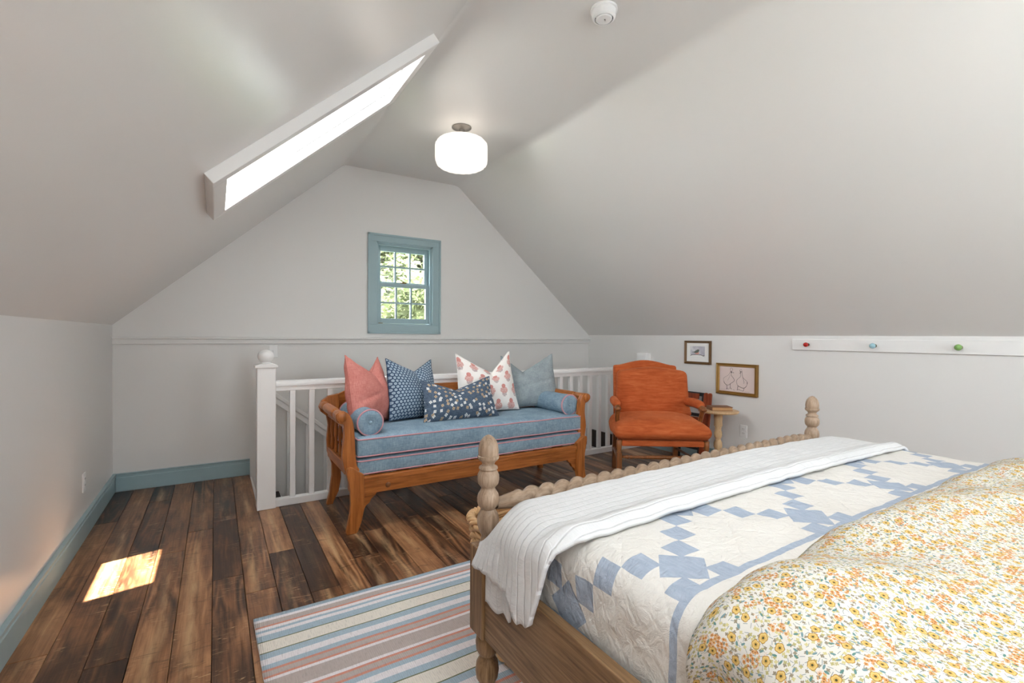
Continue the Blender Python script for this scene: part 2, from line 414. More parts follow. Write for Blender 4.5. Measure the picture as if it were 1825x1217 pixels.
def m_navyfloral():
    k = NT('slate_blue_floral', .9, .2); v = k.uv()
    c = k.mix(k.noise(v, 40, 3), srgb(70, 84, 102), srgb(98, 114, 132))
    ls, cs, r, a = vor(k, k.vm('ADD', v, (.5, .2, 0)), 44, .9)
    an = k.m('MULTIPLY', cs[0], 6.28); pv = k.m('SUBTRACT', k.m('MULTIPLY', ls[1], k.m('COSINE', an)), k.m('MULTIPLY', ls[0], k.m('SINE', an)))
    c = k.mix(k.m('MULTIPLY', k.m('LESS_THAN', k.m('ABSOLUTE', pv), .0012), .7), c, srgb(44, 54, 66))
    ls, cs, r, a = vor(k, v, 24, .8)
    q = petal(k, r, a, cs[1], .0135, 4, .5)
    on = k.m('MULTIPLY', k.m('LESS_THAN', q, 1), k.m('LESS_THAN', cs[2], .85))
    c = k.mix(on, c, k.mix(k.m('LESS_THAN', cs[0], .5), srgb(186, 162, 134), srgb(222, 222, 220)))
    c = k.mix(k.m('MULTIPLY', on, k.m('LESS_THAN', q, .22)), c, srgb(90, 90, 96))
    k.col(c); k.bump(k.noise(v, 60, 3), .3, .004); return k.mat
M['navyfloral'] = m_navyfloral()
def m_block():
    k = NT('pink_block_print', .9, .2); v = k.uv(); s = k.n('SeparateXYZ', {0: v}).outputs
    px, py = .130, .132
    jv = k.m('DIVIDE', k.m('ADD', s[1], .02), py); j = k.m('FLOOR', jv)
    iu = k.m('ADD', k.m('DIVIDE', s[0], px), k.m('MULTIPLY', k.m('FLOORED_MODULO', j, 2), .5))
    a = k.m('MULTIPLY', k.m('SUBTRACT', k.m('FRACT', iu), .5), px); b = k.m('MULTIPLY', k.m('SUBTRACT', k.m('FRACT', jv), .5), py)
    def ell(cx, cy, rx, ry):
        return k.m('ADD', k.m('POWER', k.m('DIVIDE', k.m('SUBTRACT', a, cx), rx), 2), k.m('POWER', k.m('DIVIDE', k.m('SUBTRACT', b, cy), ry), 2))
    wob = k.m('MULTIPLY', k.m('SUBTRACT', k.noise(v, 130, 3), .5), 1.5)
    head = k.m('LESS_THAN', k.m('ADD', ell(0, .034, .021, .021), k.m('MULTIPLY', wob, .3)), 1)
    body = k.m('LESS_THAN', k.m('ADD', ell(0, -.004, .040, .031), wob), .95)
    tail = k.m('LESS_THAN', k.m('ADD', ell(0, -.032, .028, .032), wob), .8)
    c = k.mix(k.noise(v, 8, 2), srgb(236, 230, 224), srgb(244, 240, 236))
    sp = k.step(k.noise(v, 190, 2), .42, .5)
    c = k.mix(k.m('MULTIPLY', tail, sp), c, srgb(172, 148, 150)); c = k.mix(k.m('MULTIPLY', body, k.m('ADD', .25, k.m('MULTIPLY', sp, .75))), c, srgb(208, 148, 140))
    c = k.mix(head, c, k.mix(k.noise(v, 90, 2), srgb(198, 128, 122), srgb(216, 156, 148)))
    k.col(c); k.bump(k.noise(v, 60, 3), .2, .004); return k.mat
M['block'] = m_block()

def m_quilt():
    k = NT('patchwork_quilt', .9, .2); v = k.uv(); s = k.n('SeparateXYZ', {0: v}).outputs
    wx = k.m('MULTIPLY', k.m('SUBTRACT', k.noise(v, 6, 2), .5), .012)
    i = k.m('DIVIDE', k.m('ADD', k.m('SUBTRACT', s[0], .858), wx), .0653); j = k.m('DIVIDE', k.m('ADD', k.m('SUBTRACT', s[1], .670), wx), .0595)
    ri = k.m('ROUND', i); rj = k.m('ROUND', j)
    w = lambda x: k.m('ABSOLUTE', k.m('WRAP', x, 4, -4))
    c1 = k.m('LESS_THAN', w(k.m('SUBTRACT', ri, rj)), .5); c2 = k.m('LESS_THAN', w(k.m('ADD', ri, rj)), .5)
    off = k.m('SUBTRACT', 1, k.m('MAXIMUM', k.m('LESS_THAN', k.m('MAXIMUM', w(ri), w(rj)), .5), k.m('LESS_THAN', k.m('MAXIMUM', w(k.m('ADD', ri, 4)), w(k.m('ADD', rj, 4))), .5)))
    c1 = k.m('MULTIPLY', c1, off); c2 = k.m('MULTIPLY', c2, off)
    d1 = k.m('LESS_THAN', k.m('ADD', w(i), w(j)), 1.12)
    d2 = k.m('LESS_THAN', k.m('ADD', w(k.m('ADD', i, 4)), w(k.m('ADD', j, 4))), 1.12)
    f = k.m('MAXIMUM', k.m('MAXIMUM', c1, c2), k.m('MAXIMUM', d1, d2))
    vv = k.m('ADD', s[1], k.m('MULTIPLY', wx, .4))
    f = k.m('MULTIPLY', f, k.m('GREATER_THAN', vv, .604))
    band = k.m('MULTIPLY', k.m('LESS_THAN', vv, .604), k.m('GREATER_THAN', vv, .586))
    f = k.m('MAXIMUM', f, band)
    fb = k.noise(k.scale(v, (90, 30, 1)), 1, 3)
    c = k.mix(f, k.mix(k.noise(v, 5, 3), srgb(218, 213, 205), srgb(227, 224, 219)), k.mix(fb, srgb(148, 160, 178), srgb(180, 190, 204)))
    k.col(c)
    # hand-quilting: lines parallel to the patches, plus pucker
    fx = k.m('ABSOLUTE', k.m('SUBTRACT', k.m('FRACT', k.m('MULTIPLY', k.m('ADD', i, j), .5)), .5))
    fy = k.m('ABSOLUTE', k.m('SUBTRACT', k.m('FRACT', k.m('MULTIPLY', k.m('SUBTRACT', i, j), .5)), .5))
    ln = k.m('MINIMUM', k.step(fx, 0, .08), k.step(fy, 0, .08))
    h = k.m('ADD', k.m('MULTIPLY', ln, .22), k.m('ADD', k.m('MULTIPLY', k.noise(v, 26, 4, .6, 1.0), 1.5), k.m('MULTIPLY', k.noise(k.scale(v, (24, 80, 1)), 1, 3, .5, .8), .6)))
    k.bump(h, .5, .009); return k.mat
M['quilt'] = m_quilt()
def m_gauze():
    k = NT('white_gauze_cotton', .9, .2); v = k.uv(); s = k.n('SeparateXYZ', {0: v}).outputs
    k.col(k.mix(k.noise(v, 30, 3), (.68, .68, .68, 1), (.75, .75, .755, 1)))
    wob = k.m('MULTIPLY', k.noise(v, 7, 2), .012)
    st = k.m('ABSOLUTE', k.m('SUBTRACT', k.m('FRACT', k.m('DIVIDE', k.m('ADD', s[1], wob), .027)), .5))
    crk = k.noise(k.scale(v, (90, 26, 1)), 1, 4, .6, .7)
    h = k.m('ADD', k.m('MULTIPLY', k.step(st, 0, .14), .9), k.m('ADD', k.m('MULTIPLY', crk, 1.1), k.m('MULTIPLY', k.noise(k.scale(v, (6, 14, 1)), 1, 3), 1.2)))
    k.bump(h, .5, .006); return k.mat
M['gauze'] = m_gauze()
M['sheet'] = m_plain('white_cotton_ticking', (.8, .79, .77, 1), .9, .2, .03, 0, .2, 30)

# rug stripes: (start distance from the far edge in m, colour)
RW, RB, RT, RC, RG, RE = srgb(226, 220, 222), srgb(158, 178, 192), srgb(178, 164, 158), srgb(204, 134, 112), srgb(100, 106, 66), srgb(224, 216, 204)
seq = [(0, RB), (.026, RW), (.045, RT), (.08, RC), (.092, RW), (.112, RB), (.128, RW), (.15, RB), (.192, RG), (.198, RE), (.27, RG), (.276, RB), (.312, RW), (.348, RB), (.375, RC), (.388, RT), (.416, RC), (.428, RW), (.444, RT)]
per = []
half = seq[9:]            # cream ... wide taupe
W_T = .075                # width of the wide taupe stripe
c0, c1 = .234, .444+W_T/2 # mirror axes: cream centre, taupe centre
def stripes(total=1.75):
    # mirror the measured half-period about both axes
    bnd = [(a, c) for a, c in seq if a < c1]
    ends = [b[0] for b in bnd[1:]] + [c1]
    base = [(a, e, c) for (a, c), e in zip(bnd, ends)]
    hp = [(max(a, c0), e, c) for a, e, c in base if e > c0]
    out = list(base); P = c1 - c0; k = 1
    while out[-1][1] < total:
        st = c0 + P*k
        if k % 2: out += [(st+(c1-e), st+(c1-a), c) for a, e, c in reversed(hp)]
        else: out += [(st+(a-c0), st+(e-c0), c) for a, e, c in hp]
        k += 1
    return out
def m_rug():
    k = NT('striped_flatweave', .95, .1); v = k.uv()
    img = k.n('Attribute', None, attribute_name='stripe').outputs['Color']
    s = k.n('SeparateXYZ', {0: v}).outputs
    fl = k.noise(k.scale(v, (260, 30, 1)), 1, 2)
    ribs = k.m('SINE', k.m('MULTIPLY', s[0], 2*PI/.0075))
    c = k.mix(k.m('MULTIPLY', k.step(fl, .5, .7), .25), img, srgb(120, 116, 116)); c = k.mix(k.m('MULTIPLY', k.noise(v, 40, 3), .12), c, (1, 1, 1, 1))
    k.col(c); k.bump(k.m('ADD', k.m('MULTIPLY', ribs, .35), fl), .35, .003); return k.mat
M['rug'] = m_rug()
M['wicker'] = m_plain('wicker', srgb(206, 166, 120), .5, .4, .18, 0, .2, 80)
M['nickel'] = m_plain('brushed_nickel', (.26, .24, .22, 1), .38, .5, 0, .7)
def m_lamp():
    k = NT('lit_opal_glass', .25); k.col((.6, .59, .57, 1))
    k.b.inputs['Emission Color'].default_value = (1, .90, .78, 1); k.b.inputs['Emission Strength'].default_value = .5
    return k.mat
M['lamp'] = m_lamp()
def m_glass():
    k = NT('window_glass'); t = k.t; out = t.nodes['Material Output']
    tr = k.n('BsdfTransparent', {'Color': (.97, .985, .98, 1)}); gl = k.n('BsdfGlossy', {'Roughness': .02})
    fa = k.n('LayerWeight', {'Blend': .5}).outputs['Facing']; fr = k.m('MULTIPLY_ADD', k.m('POWER', fa, 5), .6, .04); mx = k.n('MixShader')
    t.links.new(fr, mx.inputs[0]); t.links.new(tr.outputs[0], mx.inputs[1]); t.links.new(gl.outputs[0], mx.inputs[2]); t.links.new(mx.outputs[0], out.inputs[0])
    return k.mat
M['glass'] = m_glass()
def m_leaf():
    k = NT('leaf', .7, .1); c = k.ramp(k.noise(k.obj(), 1.6, 3), [(.3, srgb(84, 94, 58)), (.5, srgb(104, 113, 76)), (.7, srgb(124, 130, 98))]); k.col(c)
    t = k.t; out = t.nodes['Material Output']; tl = k.n('BsdfTranslucent', {'Color': c}); mx = k.n('MixShader'); mx.inputs[0].default_value = .45
    t.links.new(k.b.outputs[0], mx.inputs[1]); t.links.new(tl.outputs[0], mx.inputs[2]); t.links.new(mx.outputs[0], out.inputs[0]); return k.mat
M['leaf'] = m_leaf()
M['bark'] = m_plain('bark', srgb(80, 66, 52), .9, .2, .2, 0, .3, 20)
M['grass'] = m_plain('lawn', srgb(84, 88, 72), .9, .1, .2)
M['gilt'] = m_plain('gilt_frame', srgb(150, 112, 56), .35, .5, .25, .6)
M['frame_brown'] = m_plain('bronze_brown_frame', srgb(104, 72, 34), .35, .5, .2, .2)
M['paper'] = m_plain('white_paper', srgb(238, 238, 236), .9, .1)
M['paper_pink'] = m_plain('blush_paper', srgb(222, 205, 200), .9, .1, .02)
M['ink'] = m_plain('dark_ink', srgb(70, 58, 60), .9, .1)
def m_wash():
    k = NT('watercolour_wash', .9, .1); k.col(k.ramp(k.noise(k.obj(), 22, 4), [(.35, srgb(186, 184, 196)), (.55, srgb(206, 206, 212)), (.7, srgb(228, 228, 230))])); return k.mat
M['wash'] = m_wash()
M['bird_g'] = m_plain('bird_grey_green', srgb(104, 112, 104), .9, .1, .15)
M['bird_p'] = m_plain('bird_pink', srgb(220, 164, 152), .9, .1, .1)
M['leather'] = m_plain('brown_leather', srgb(128, 84, 52), .45, .4, .25)
M['pages'] = m_plain('aged_pages', srgb(186, 146, 104), .8, .2, .1)
M['red'] = m_plain('red_gloss', srgb(176, 24, 18), .15, .6)
M['ltblue'] = m_plain('pale_blue_gloss', srgb(160, 200, 212), .15, .6)
M['green'] = m_plain('green_gloss', srgb(126, 168, 92), .15, .6)
M['brass'] = m_plain('old_brass', srgb(110, 92, 60), .4, .5, 0, 1)

# ------------------------------------------------------------------ structure
ZB = -2.66
sub = struct(MB().box(XL-.05, .256, YN-.05, YF+.1, -.24, -.021).box(.256, XR+.05, YN-.05, 3.845, -.24, -.021).build('floor', M['darkwood']))
PW = .135
x = XL; ncol = 0
rr = random.Random(11)
while x < XR-.01:
    x1 = min(x+PW, XR)
    yend = 4.80 if x1 < .27 else 3.86
    y = YN - rr.uniform(0, 1.2)
    while y < yend-.01:
        y1 = min(y+rr.uniform(.75, 2.3), yend)
        if yend-y1 < .35: y1 = yend
        ya = max(y, YN)
        if y1 > ya+.02:
            cx, cy = (x+x1)/2, (ya+y1)/2; g = .0011
            hw, hl = (x1-x)/2-g, (y1-ya)/2-g; b = .0016
            zt = rr.uniform(-.0009, 0)
            mb = MB()
            lo = [(-hw, -hl, -.021), (hw, -hl, -.021), (hw, hl, -.021), (-hw, hl, -.021)]
            mi_ = [(-hw, -hl, zt-b), (hw, -hl, zt-b), (hw, hl, zt-b), (-hw, hl, zt-b)]
            tp = [(-hw+b, -hl+b, zt), (hw-b, -hl+b, zt), (hw-b, hl-b, zt), (-hw+b, hl-b, zt)]
            fs = [(8, 9, 10, 11)] + [(i, (i+1) % 4, 4+(i+1) % 4, 4+i) for i in range(4)] + [(4+i, 4+(i+1) % 4, 8+(i+1) % 4, 8+i) for i in range(4)]
            mb.add(lo+mi_+tp, fs)
            o = mb.build('plank', M['plank'], sub, world=False); o.location = (cx, cy, 0)
        y = y1
    x = x1; ncol += 1
struct(MB().box(.15, XR+.05, 3.5, YF+.1, ZB-.1, ZB).build('floor_lower', M['white']))

# walls
TH = .12
wl = struct(MB().box(XL-TH, XL, YN-TH, YF+TH, -.24, ZKL+.03).build('wall_left', M['wall']))
wr = struct(MB().box(XR, XR+TH, YN-TH, YF+TH, ZB, ZKR+.02).build('wall_right', M['wall']))
WX0, WX1, WZ0, WZ1 = 1.383, 1.985, 1.357, 2.20
mb = MB()
t2 = YF+.15
mb.box(XL-TH, XR+TH, YF, t2, ZB, 1.19)
def zl(xx): return ZKL + (xx-XL)*(ZC-ZKL)/(XCL-XL) + .05
def zr(xx): return ZKR + (XR-xx)*(ZC-ZKR)/(XR-XCR) + .05
mb.prism([(XL-TH, 1.19), (WX0, 1.19), (WX0, ZC+.05), (XCL, ZC+.05), (XL-TH, zl(XL-TH))], 'y', YF, t2)
mb.prism([(WX1, 1.19), (XR+TH, 1.19), (XR+TH, zr(XR+TH)), (XCR, ZC+.05), (WX1, ZC+.05)], 'y', YF, t2)
mb.box(WX0, WX1, YF, t2, 1.19, WZ0).box(WX0, WX1, YF, t2, WZ1, ZC+.05)
struct(mb.build('wall_far', M['wall']))
# wall behind the camera with two added windows that let in frontal light
mb = MB(); pr = []
(a0, a1, c0_, c1_), (b0, b1, _, _) = ADDED_WIN
mb.box(XL-TH, XR+TH, YN-.14, YN, ZB, c0_)
mb.prism([(XL-TH, c0_), (a0, c0_), (a0, zl(a0)), (XL-TH, zl(XL-TH))], 'y', YN-.14, YN)
mb.prism([(b1, c0_), (XR+TH, c0_), (XR+TH, zr(XR+TH)), (b1, zr(b1))], 'y', YN-.14, YN)
mb.box(a1, b0, YN-.14, YN, c0_, c1_)
mb.prism([(a0, c1_), (b1, c1_), (b1, zr(b1)), (XCR, ZC+.05), (XCL, ZC+.05), (a0, zl(a0))], 'y', YN-.14, YN)
struct(mb.build('wall_near', M['wall']))
for i, (a, b, c, d) in enumerate(ADDED_WIN):  # casings, sashes and panes of the added, unseen windows
    w = struct(MB().box(a-.07, b+.07, YN, YN+.02, c-.07, c).box(a-.07, b+.07, YN, YN+.02, d, d+.07).box(a-.07, a, YN, YN+.02, c, d).box(b, b+.07, YN, YN+.02, c, d)
        .build('window_%d' % (3+i), M['blue_trim'], bevel=.003))
    MB().box(a, b, YN-.09, YN-.05, c, c+.05).box(a, b, YN-.09, YN-.05, d-.05, d).box(a, a+.05, YN-.09, YN-.05, c, d).box(b-.05, b, YN-.09, YN-.05, c, d).box(a, b, YN-.09, YN-.05, (c+d)/2-.025, (c+d)/2+.025).build('sash', M['blue_trim'], w)
    MB().box(a+.05, b-.05, YN-.072, YN-.068, c+.05, (c+d)/2-.025).build('pane', M['glass'], w)
    MB().box(a+.05, b-.05, YN-.072, YN-.068, (c+d)/2+.025, d-.05).build('pane', M['glass'], w)

# ceiling: knee, slope, flat, slope, with eased corners
def fillet(p, a, b, r, n=6):
    p, a, b = Vector(p), Vector(a), Vector(b); da = (a-p).normalized(); db = (b-p).normalized()
    return [((1-t)**2)*(p+da*r) + 2*t*(1-t)*p + t*t*(p+db*r) for t in [k/n for k in range(n+1)]]
A_, B_, C_, D_ = Vector((XL, ZKL)), Vector((XCL, ZC)), Vector((XCR, ZC+.004)), Vector((XR, ZKR))
st = (B_-A_).normalized()
prof = [A_ - st*.03]
cuts = sorted({SK[0][0], SK[0][1]})
prof += [A_+st*s for s in cuts]
prof += fillet(B_, A_, C_, .025) + fillet(C_, B_, D_, .05) + [D_ + (D_-C_).normalized()*.04]
ys = [YN-.05] + sorted({SK[0][2], SK[0][3], SK[1][2], SK[1][3]}) + [YF+.05]
mb = MB(); vs = [(p.x, y, p.y) for y in ys for p in prof]; w = len(prof); fs = []
for j in range(len(ys)-1):
    for i in range(w-1):
        if i == 1 and any(abs(ys[j]-k[2]) < 1e-6 for k in SK): continue
        fs.append((j*w+i, j*w+i+1, (j+1)*w+i+1, (j+1)*w+i))
mb.add(vs, fs)
ce = struct(mb.build('ceiling', M['ceil'], smooth=True, angle=25))
# skylights
def sbox(mb, s0, s1, y0, y1, o0, o1):
    vs = [slope(s, y, o) for o in (o0, o1) for y in (y0, y1) for s in (s0, s1)]
    mb.add(vs, [(0, 2, 3, 1), (4, 5, 7, 6), (0, 1, 5, 4), (2, 6, 7, 3), (0, 4, 6, 2), (1, 3, 7, 5)]); return mb
for i, (s0, s1, y0, y1) in enumerate(SK):
    mb = MB(); t = .03
    sbox(mb, s0-t, s0, y0-t, y1+t, 0.002, SKD); sbox(mb, s1, s1+t, y0-t, y1+t, 0.002, SKD)
    sbox(mb, s0, s1, y0-t, y0, 0.002, SKD); sbox(mb, s0, s1, y1, y1+t, 0.002, SKD)
    sk = struct(mb.build('window_%d' % (2 if i == 0 else 5), M['white']))  # the last is the unseen skylight, added to light the bed from above
    e = .075; h = -.05
    for q in ((s0-e, s1+e, y0-e, y0-.004), (s0-e, s1+e, y1+.004, y1+e), (s0-e, s0-.004, y0-.004, y1+.004), (s1+.004, s1+e, y0-.004, y1+.004)):
        sbox(MB(), *q, h, .001).build('casing_board', M['white'], sk, bevel=.004)
    f = MB()
    sbox(f, s0-t, s0+.03, y0-t, y1+t, SKD, SKD+.05); sbox(f, s1-.03, s1+t, y0-t, y1+t, SKD, SKD+.05)
    sbox(f, s0+.03, s1-.03, y0-t, y0+.03, SKD, SKD+.05); sbox(f, s0+.03, s1-.03, y1-.03, y1+t, SKD, SKD+.05)
    f.build('sash', M['white'], sk)
    sbox(MB(), s0+.03, s1-.03, y0+.03, y1-.03, SKD+.02, SKD+.024).build('pane', M['glass'], sk)

# ledge trim, baseboards, stairwell fascia
tr = struct(MB().box(XL, XR, YF-.046, YF, 1.207, 1.223).box(XL, XR, YF-.026, YF, 1.165, 1.207).build('trim_1', M['wall'], bevel=.003))
def baseprof(h=.142, t=.018): return [(0, 0), (t, 0), (t, h-.035), (t-.004, h-.03), (t-.004, h-.012), (t+.004, h-.008), (t+.004, h), (0, h)]
struct(MB().prism([(XL+a, b) for a, b in baseprof()], 'y', YN, YF).build('baseboard_left', M['blue_trim'], bevel=.0015))
struct(MB().prism([(YF-a, b) for a, b in baseprof()], 'x', XL+.02, .256).build('baseboard_far', M['blue_trim'], bevel=.0015))
struct(MB().prism([(XR-a, b) for a, b in baseprof()], 'y', YN, 3.84).build('baseboard_right', M['blue_trim'], bevel=.0015))
struct(MB().box(XR-.02, XR, 3.90, YF, -.19, .03).build('trim_2', M['darkwood']))
struct(MB().box(.135, .2555, 3.845, YF+.1, ZB, -.022).build('wall_stairwell_left', M['wall']))
struct(MB().box(.135, XR+.05, 3.72, 3.845, ZB, -.022).build('wall_stairwell_near', M['wall']))
# gable window
w1 = struct(MB().box(WX0, WX0+.012, YF, YF+.15, WZ0, WZ1).box(WX1-.012, WX1, YF, YF+.15, WZ0, WZ1).box(WX0, WX1, YF, YF+.15, WZ0, WZ0+.012).box(WX0, WX1, YF, YF+.15, WZ1-.012, WZ1)
    .build('window_1', M['blue_trim']))
cw = .088
for q in ((WX0-cw, WX1+cw, WZ1, WZ1+cw-.012), (WX0-cw, WX1+cw, WZ0-cw, WZ0), (WX0-cw, WX0, WZ0, WZ1), (WX1, WX1+cw, WZ0, WZ1)):
    MB().box(q[0], q[1], YF-.018, YF, q[2], q[3]).build('casing_board', M['blue_trim'], w1, bevel=.003)
e = .016
MB().box(WX0-cw-.004, WX1+cw+.004, YF-.026, YF-.016, WZ1+cw-.012-e, WZ1+cw-.008).box(WX0-cw-.004, WX1+cw+.004, YF-.026, YF-.016, WZ0-cw-.004, WZ0-cw+e)\
    .box(WX0-cw-.004, WX0-cw+e, YF-.026, YF-.016, WZ0-cw, WZ1+cw-.012).box(WX1+cw-e, WX1+cw+.004, YF-.026, YF-.016, WZ0-cw, WZ1+cw-.012).build('casing_molding', M['blue_trim'], w1, bevel=.002)
MB().box(WX0+.012, WX0+.024, YF+.01, YF+.035, WZ0+.012, WZ1-.012).box(WX1-.024, WX1-.012, YF+.01, YF+.035, WZ0+.012, WZ1-.012).box(WX0+.012, WX1-.012, YF+.01, YF+.035, WZ1-.03, WZ1-.012).build('window_stop', M['blue_trim'], w1, bevel=.002)
def sash(y0, y1, x0, x1, z0, z1, side, top, bot):
    f = MB().box(x0, x0+side, y0, y1, z0, z1).box(x1-side, x1, y0, y1, z0, z1).box(x0+side, x1-side, y0, y1, z1-top, z1).box(x0+side, x1-side, y0, y1, z0, z0+bot).build('sash', M['blue_trim'], w1, bevel=.002)
    gx0, gx1, gz0, gz1 = x0+side, x1-side, z0+bot, z1-top; m = .009; mb = MB()
    for k in (1, 2):
        xx = gx0+(gx1-gx0)*k/3; mb.box(xx-m, xx+m, y0+.006, y1-.006, gz0, gz1)
    zz = (gz0+gz1)/2; mb.box(gx0, gx1, y0+.0065, y1-.0065, zz-m, zz+m)
    mb.build('muntin', M['blue_trim'], f)
    for c in range(3):
        for r in range(2):
            xa = gx0+(gx1-gx0)*c/3; za = gz0+(gz1-gz0)*r/2
            MB().box(xa+m*.9, xa+(gx1-gx0)/3-m*.9, (y0+y1)/2-.0015, (y0+y1)/2+.0015, za+m*.9, za+(gz1-gz0)/2-m*.9).build('pane', M['glass'], f)
    return f
sash(YF+.075, YF+.110, WX0+.013, WX1-.013, 1.762, 2.186, .048, .062, .045)
ls_ = sash(YF+.036, YF+.071, WX0+.013, WX1-.013, 1.372, 1.792, .046, .042, .052)
MB().box(1.652, 1.712, YF+.045, YF+.068, 1.792, 1.802).lathe([(.012, 0), (.012, .012), (.004, .014)], 12, T(1.682, YF+.055, 1.802)).box(1.68, 1.72, YF+.05, YF+.058, 1.803, 1.809).build('sash_lock', M['brass'], ls_)
lab(MB().box(1.40, 1.455, YF+.02, YF+.036, 1.3695, 1.376).build('sash_latch', M['brass'], w1), 'small brass latch at the lower left')

# staircase
stc = thing('staircase', 'dark wooden stairs going down behind the white railing', 'staircase', (.256, 4.3, 0))
for k in range(13):
    z = -.19*(k+1); xa = .256+.235*k
    MB().box(xa if k == 0 else xa-.025, xa+.235, 3.87, YF-.001, z-.03, z).build('tread', M['darkwood'], stc, bevel=.004)
    MB().box(xa+.0005, xa+.018, 3.875, YF-.002, z+.001, z+.159 if k else -.025).build('riser', M['white'], stc)
hr = thing('stair_handrail', 'white handrail sloping down the far stairwell wall', 'handrail', (.45, 4.72, 0))
sa = math.atan2(-.37, .456); L_ = 2.6
mh = T(.36, 4.72, .75) @ RY(-sa)
MB().box(0, L_, -.032, .032, .012, .045, mh).box(0, L_, -.02, .02, -.035, .012, mh).build('rail', M['white'], hr, bevel=.006)
for k in range(11):
    xx = .558+.158*k
    zt = .75-.811*(xx-.36)
    n = max(0, int((xx-.256)/.235)); zb = -.19*(n+1)
    MB().box(xx-.012, xx+.012, 4.708, 4.732, zb, zt-.03).build('baluster', M['white'], hr)

# main railing
rl = thing('stair_railing', 'white railing with square balusters and ball-topped newel behind the daybed', 'railing', (.305, 3.84, 0))
nw = MB().box(.245, .365, 3.78, 3.90, 0, 1.012).build('newel_post', M['white'], rl, bevel=.004)
MB().prism([(.232, 1.012), (.378, 1.012), (.378, 1.028), (.345, 1.04), (.265, 1.04), (.232, 1.028)], 'y', 3.767, 3.913).build('newel_cap', M['white'], nw, bevel=.003)
MB().lathe([(.03, 1.04), (.032, 1.046), (.026, 1.05)] + [(.053*math.sin(a), 1.092-.047*math.cos(a)) for a in [PI*(.16+.84*k/14) for k in range(15)]], 28, T(.305, 3.84, 0)).build('newel_ball', M['white'], nw, smooth=True)
MB().prism([(3.84+a, b) for a, b in [(-.034, .875), (.034, .875), (.036, .893), (.03, .908), (.012, .915), (-.012, .915), (-.03, .908), (-.036, .893)]], 'x', .365, XR).build('handrail', M['white'], rl, smooth=True, angle=35)
MB().box(.365, XR, 3.818, 3.862, .838, .875).build('sub_rail', M['white'], rl, bevel=.003)
MB().box(.365, XR, 3.80, 3.86, 0, .052).build('bottom_rail', M['white'], rl, bevel=.003)
xx = .481; 
while xx < XR-.03:
    MB().box(xx-.0185, xx+.0185, 3.8215, 3.8585, .052, .838).build('baluster', M['white'], rl, bevel=.0015); xx += .1315

# outlets and small wall things
def outlet(name, label, axis, pos, w=.07, h=.114, kind='outlet'):
    x, y, z = pos
    o = thing(name, label, 'wall plate', pos, 0, 'white wall plates')
    R = {'x-': Matrix.Rotation(0, 4, 'Z'), 'x+': RZ(PI), 'y-': RZ(PI/2)}[axis]   # local +? plate faces -x
    mt = T(x, y, z) @ R
    MB().box(-.006, 0, -w/2, w/2, -h/2, h/2, mt).build('cover_plate', M['plate'], o, bevel=.003)
    if kind == 'outlet':
        for s in (-1, 1):
            c = MB().box(-.008, -.005, -.017, .017, s*.02-.0145, s*.02+.0145, mt).build('socket', M['plate'], o, bevel=.004)
            MB().box(-.0085, -.0078, -.009, -.0065, s*.02-.003, s*.02+.008, mt).box(-.0085, -.0078, .0065, .009, s*.02-.003, s*.02+.008, mt).build('slots', M['slot'], c)
    else:
        MB().box(-.014, -.005, -.006, .006, -.013, .013, mt).build('switch_toggle', M['plate'], o, bevel=.002)
    return o
outlet('wall_outlet', 'white double outlet on the right wall beside the small round table', 'x-', (XR, 2.622, .37))
outlet('wall_outlet', 'white outlet plate low on the left wall above the blue baseboard', 'x+', (XL, 3.85, .335))
outlet('light_switch', 'white switch plate on the far wall behind the newel ball', 'y-', (.446, YF, 1.098), kind='switch')
wb = thing('wall_box', 'small white box fixed on the wall above the orange armchair', 'wall box', (XR, 3.82, 1.0))
MB().box(XR-.075, XR, 3.75, 3.90, .90, 1.062).build('housing', M['plate'], wb, bevel=.006)
MB().box(XR-.08, XR-.074, 3.765, 3.885, .915, 1.045).build('grille_panel', M['plate'], wb, bevel=.003)

# smoke detector
sd = thing('smoke_detector', 'round white smoke detector on the flat ceiling', 'smoke detector', (1.672, 1.82, ZC))
def down(x, y, z): return T(x, y, z) @ RX(PI)
MB().lathe([(.068, 0), (.068, .010), (.062, .013)], 40, down(1.672, 1.82, ZC)).build('base_plate', M['plate'], sd, smooth=True, angle=35)
MB().lathe([(.062, .012), (.061, .030), (.058, .044), (.050, .050), (.046, .050), (.0455, .036), (.001, .036)], 40, down(1.672, 1.82, ZC)).build('housing', M['plate'], sd, smooth=True, angle=35)
b = MB().lathe([(.040, .037), (.041, .049), (.037, .054), (.001, .055)], 36, down(1.672, 1.82, ZC)).build('test_cover', M['plate'], sd, smooth=True, angle=35)
MB().prism([(1.668, 1.812), (1.672, 1.808), (1.681, 1.819), (1.679, 1.821), (1.672, 1.813), (1.669, 1.815)], 'z', ZC-.0565, ZC-.0545).build('tick_mark', M['nickel'], b)
vm_ = MB()
for k in range(16):
    a = 2*PI*k/16; vm_.box(.0405, .0455, -.0035, .0035, -.0405, -.0365, T(1.672, 1.82, ZC) @ RZ(a))
vm_.build('vent_ring', M['slot'], sd)

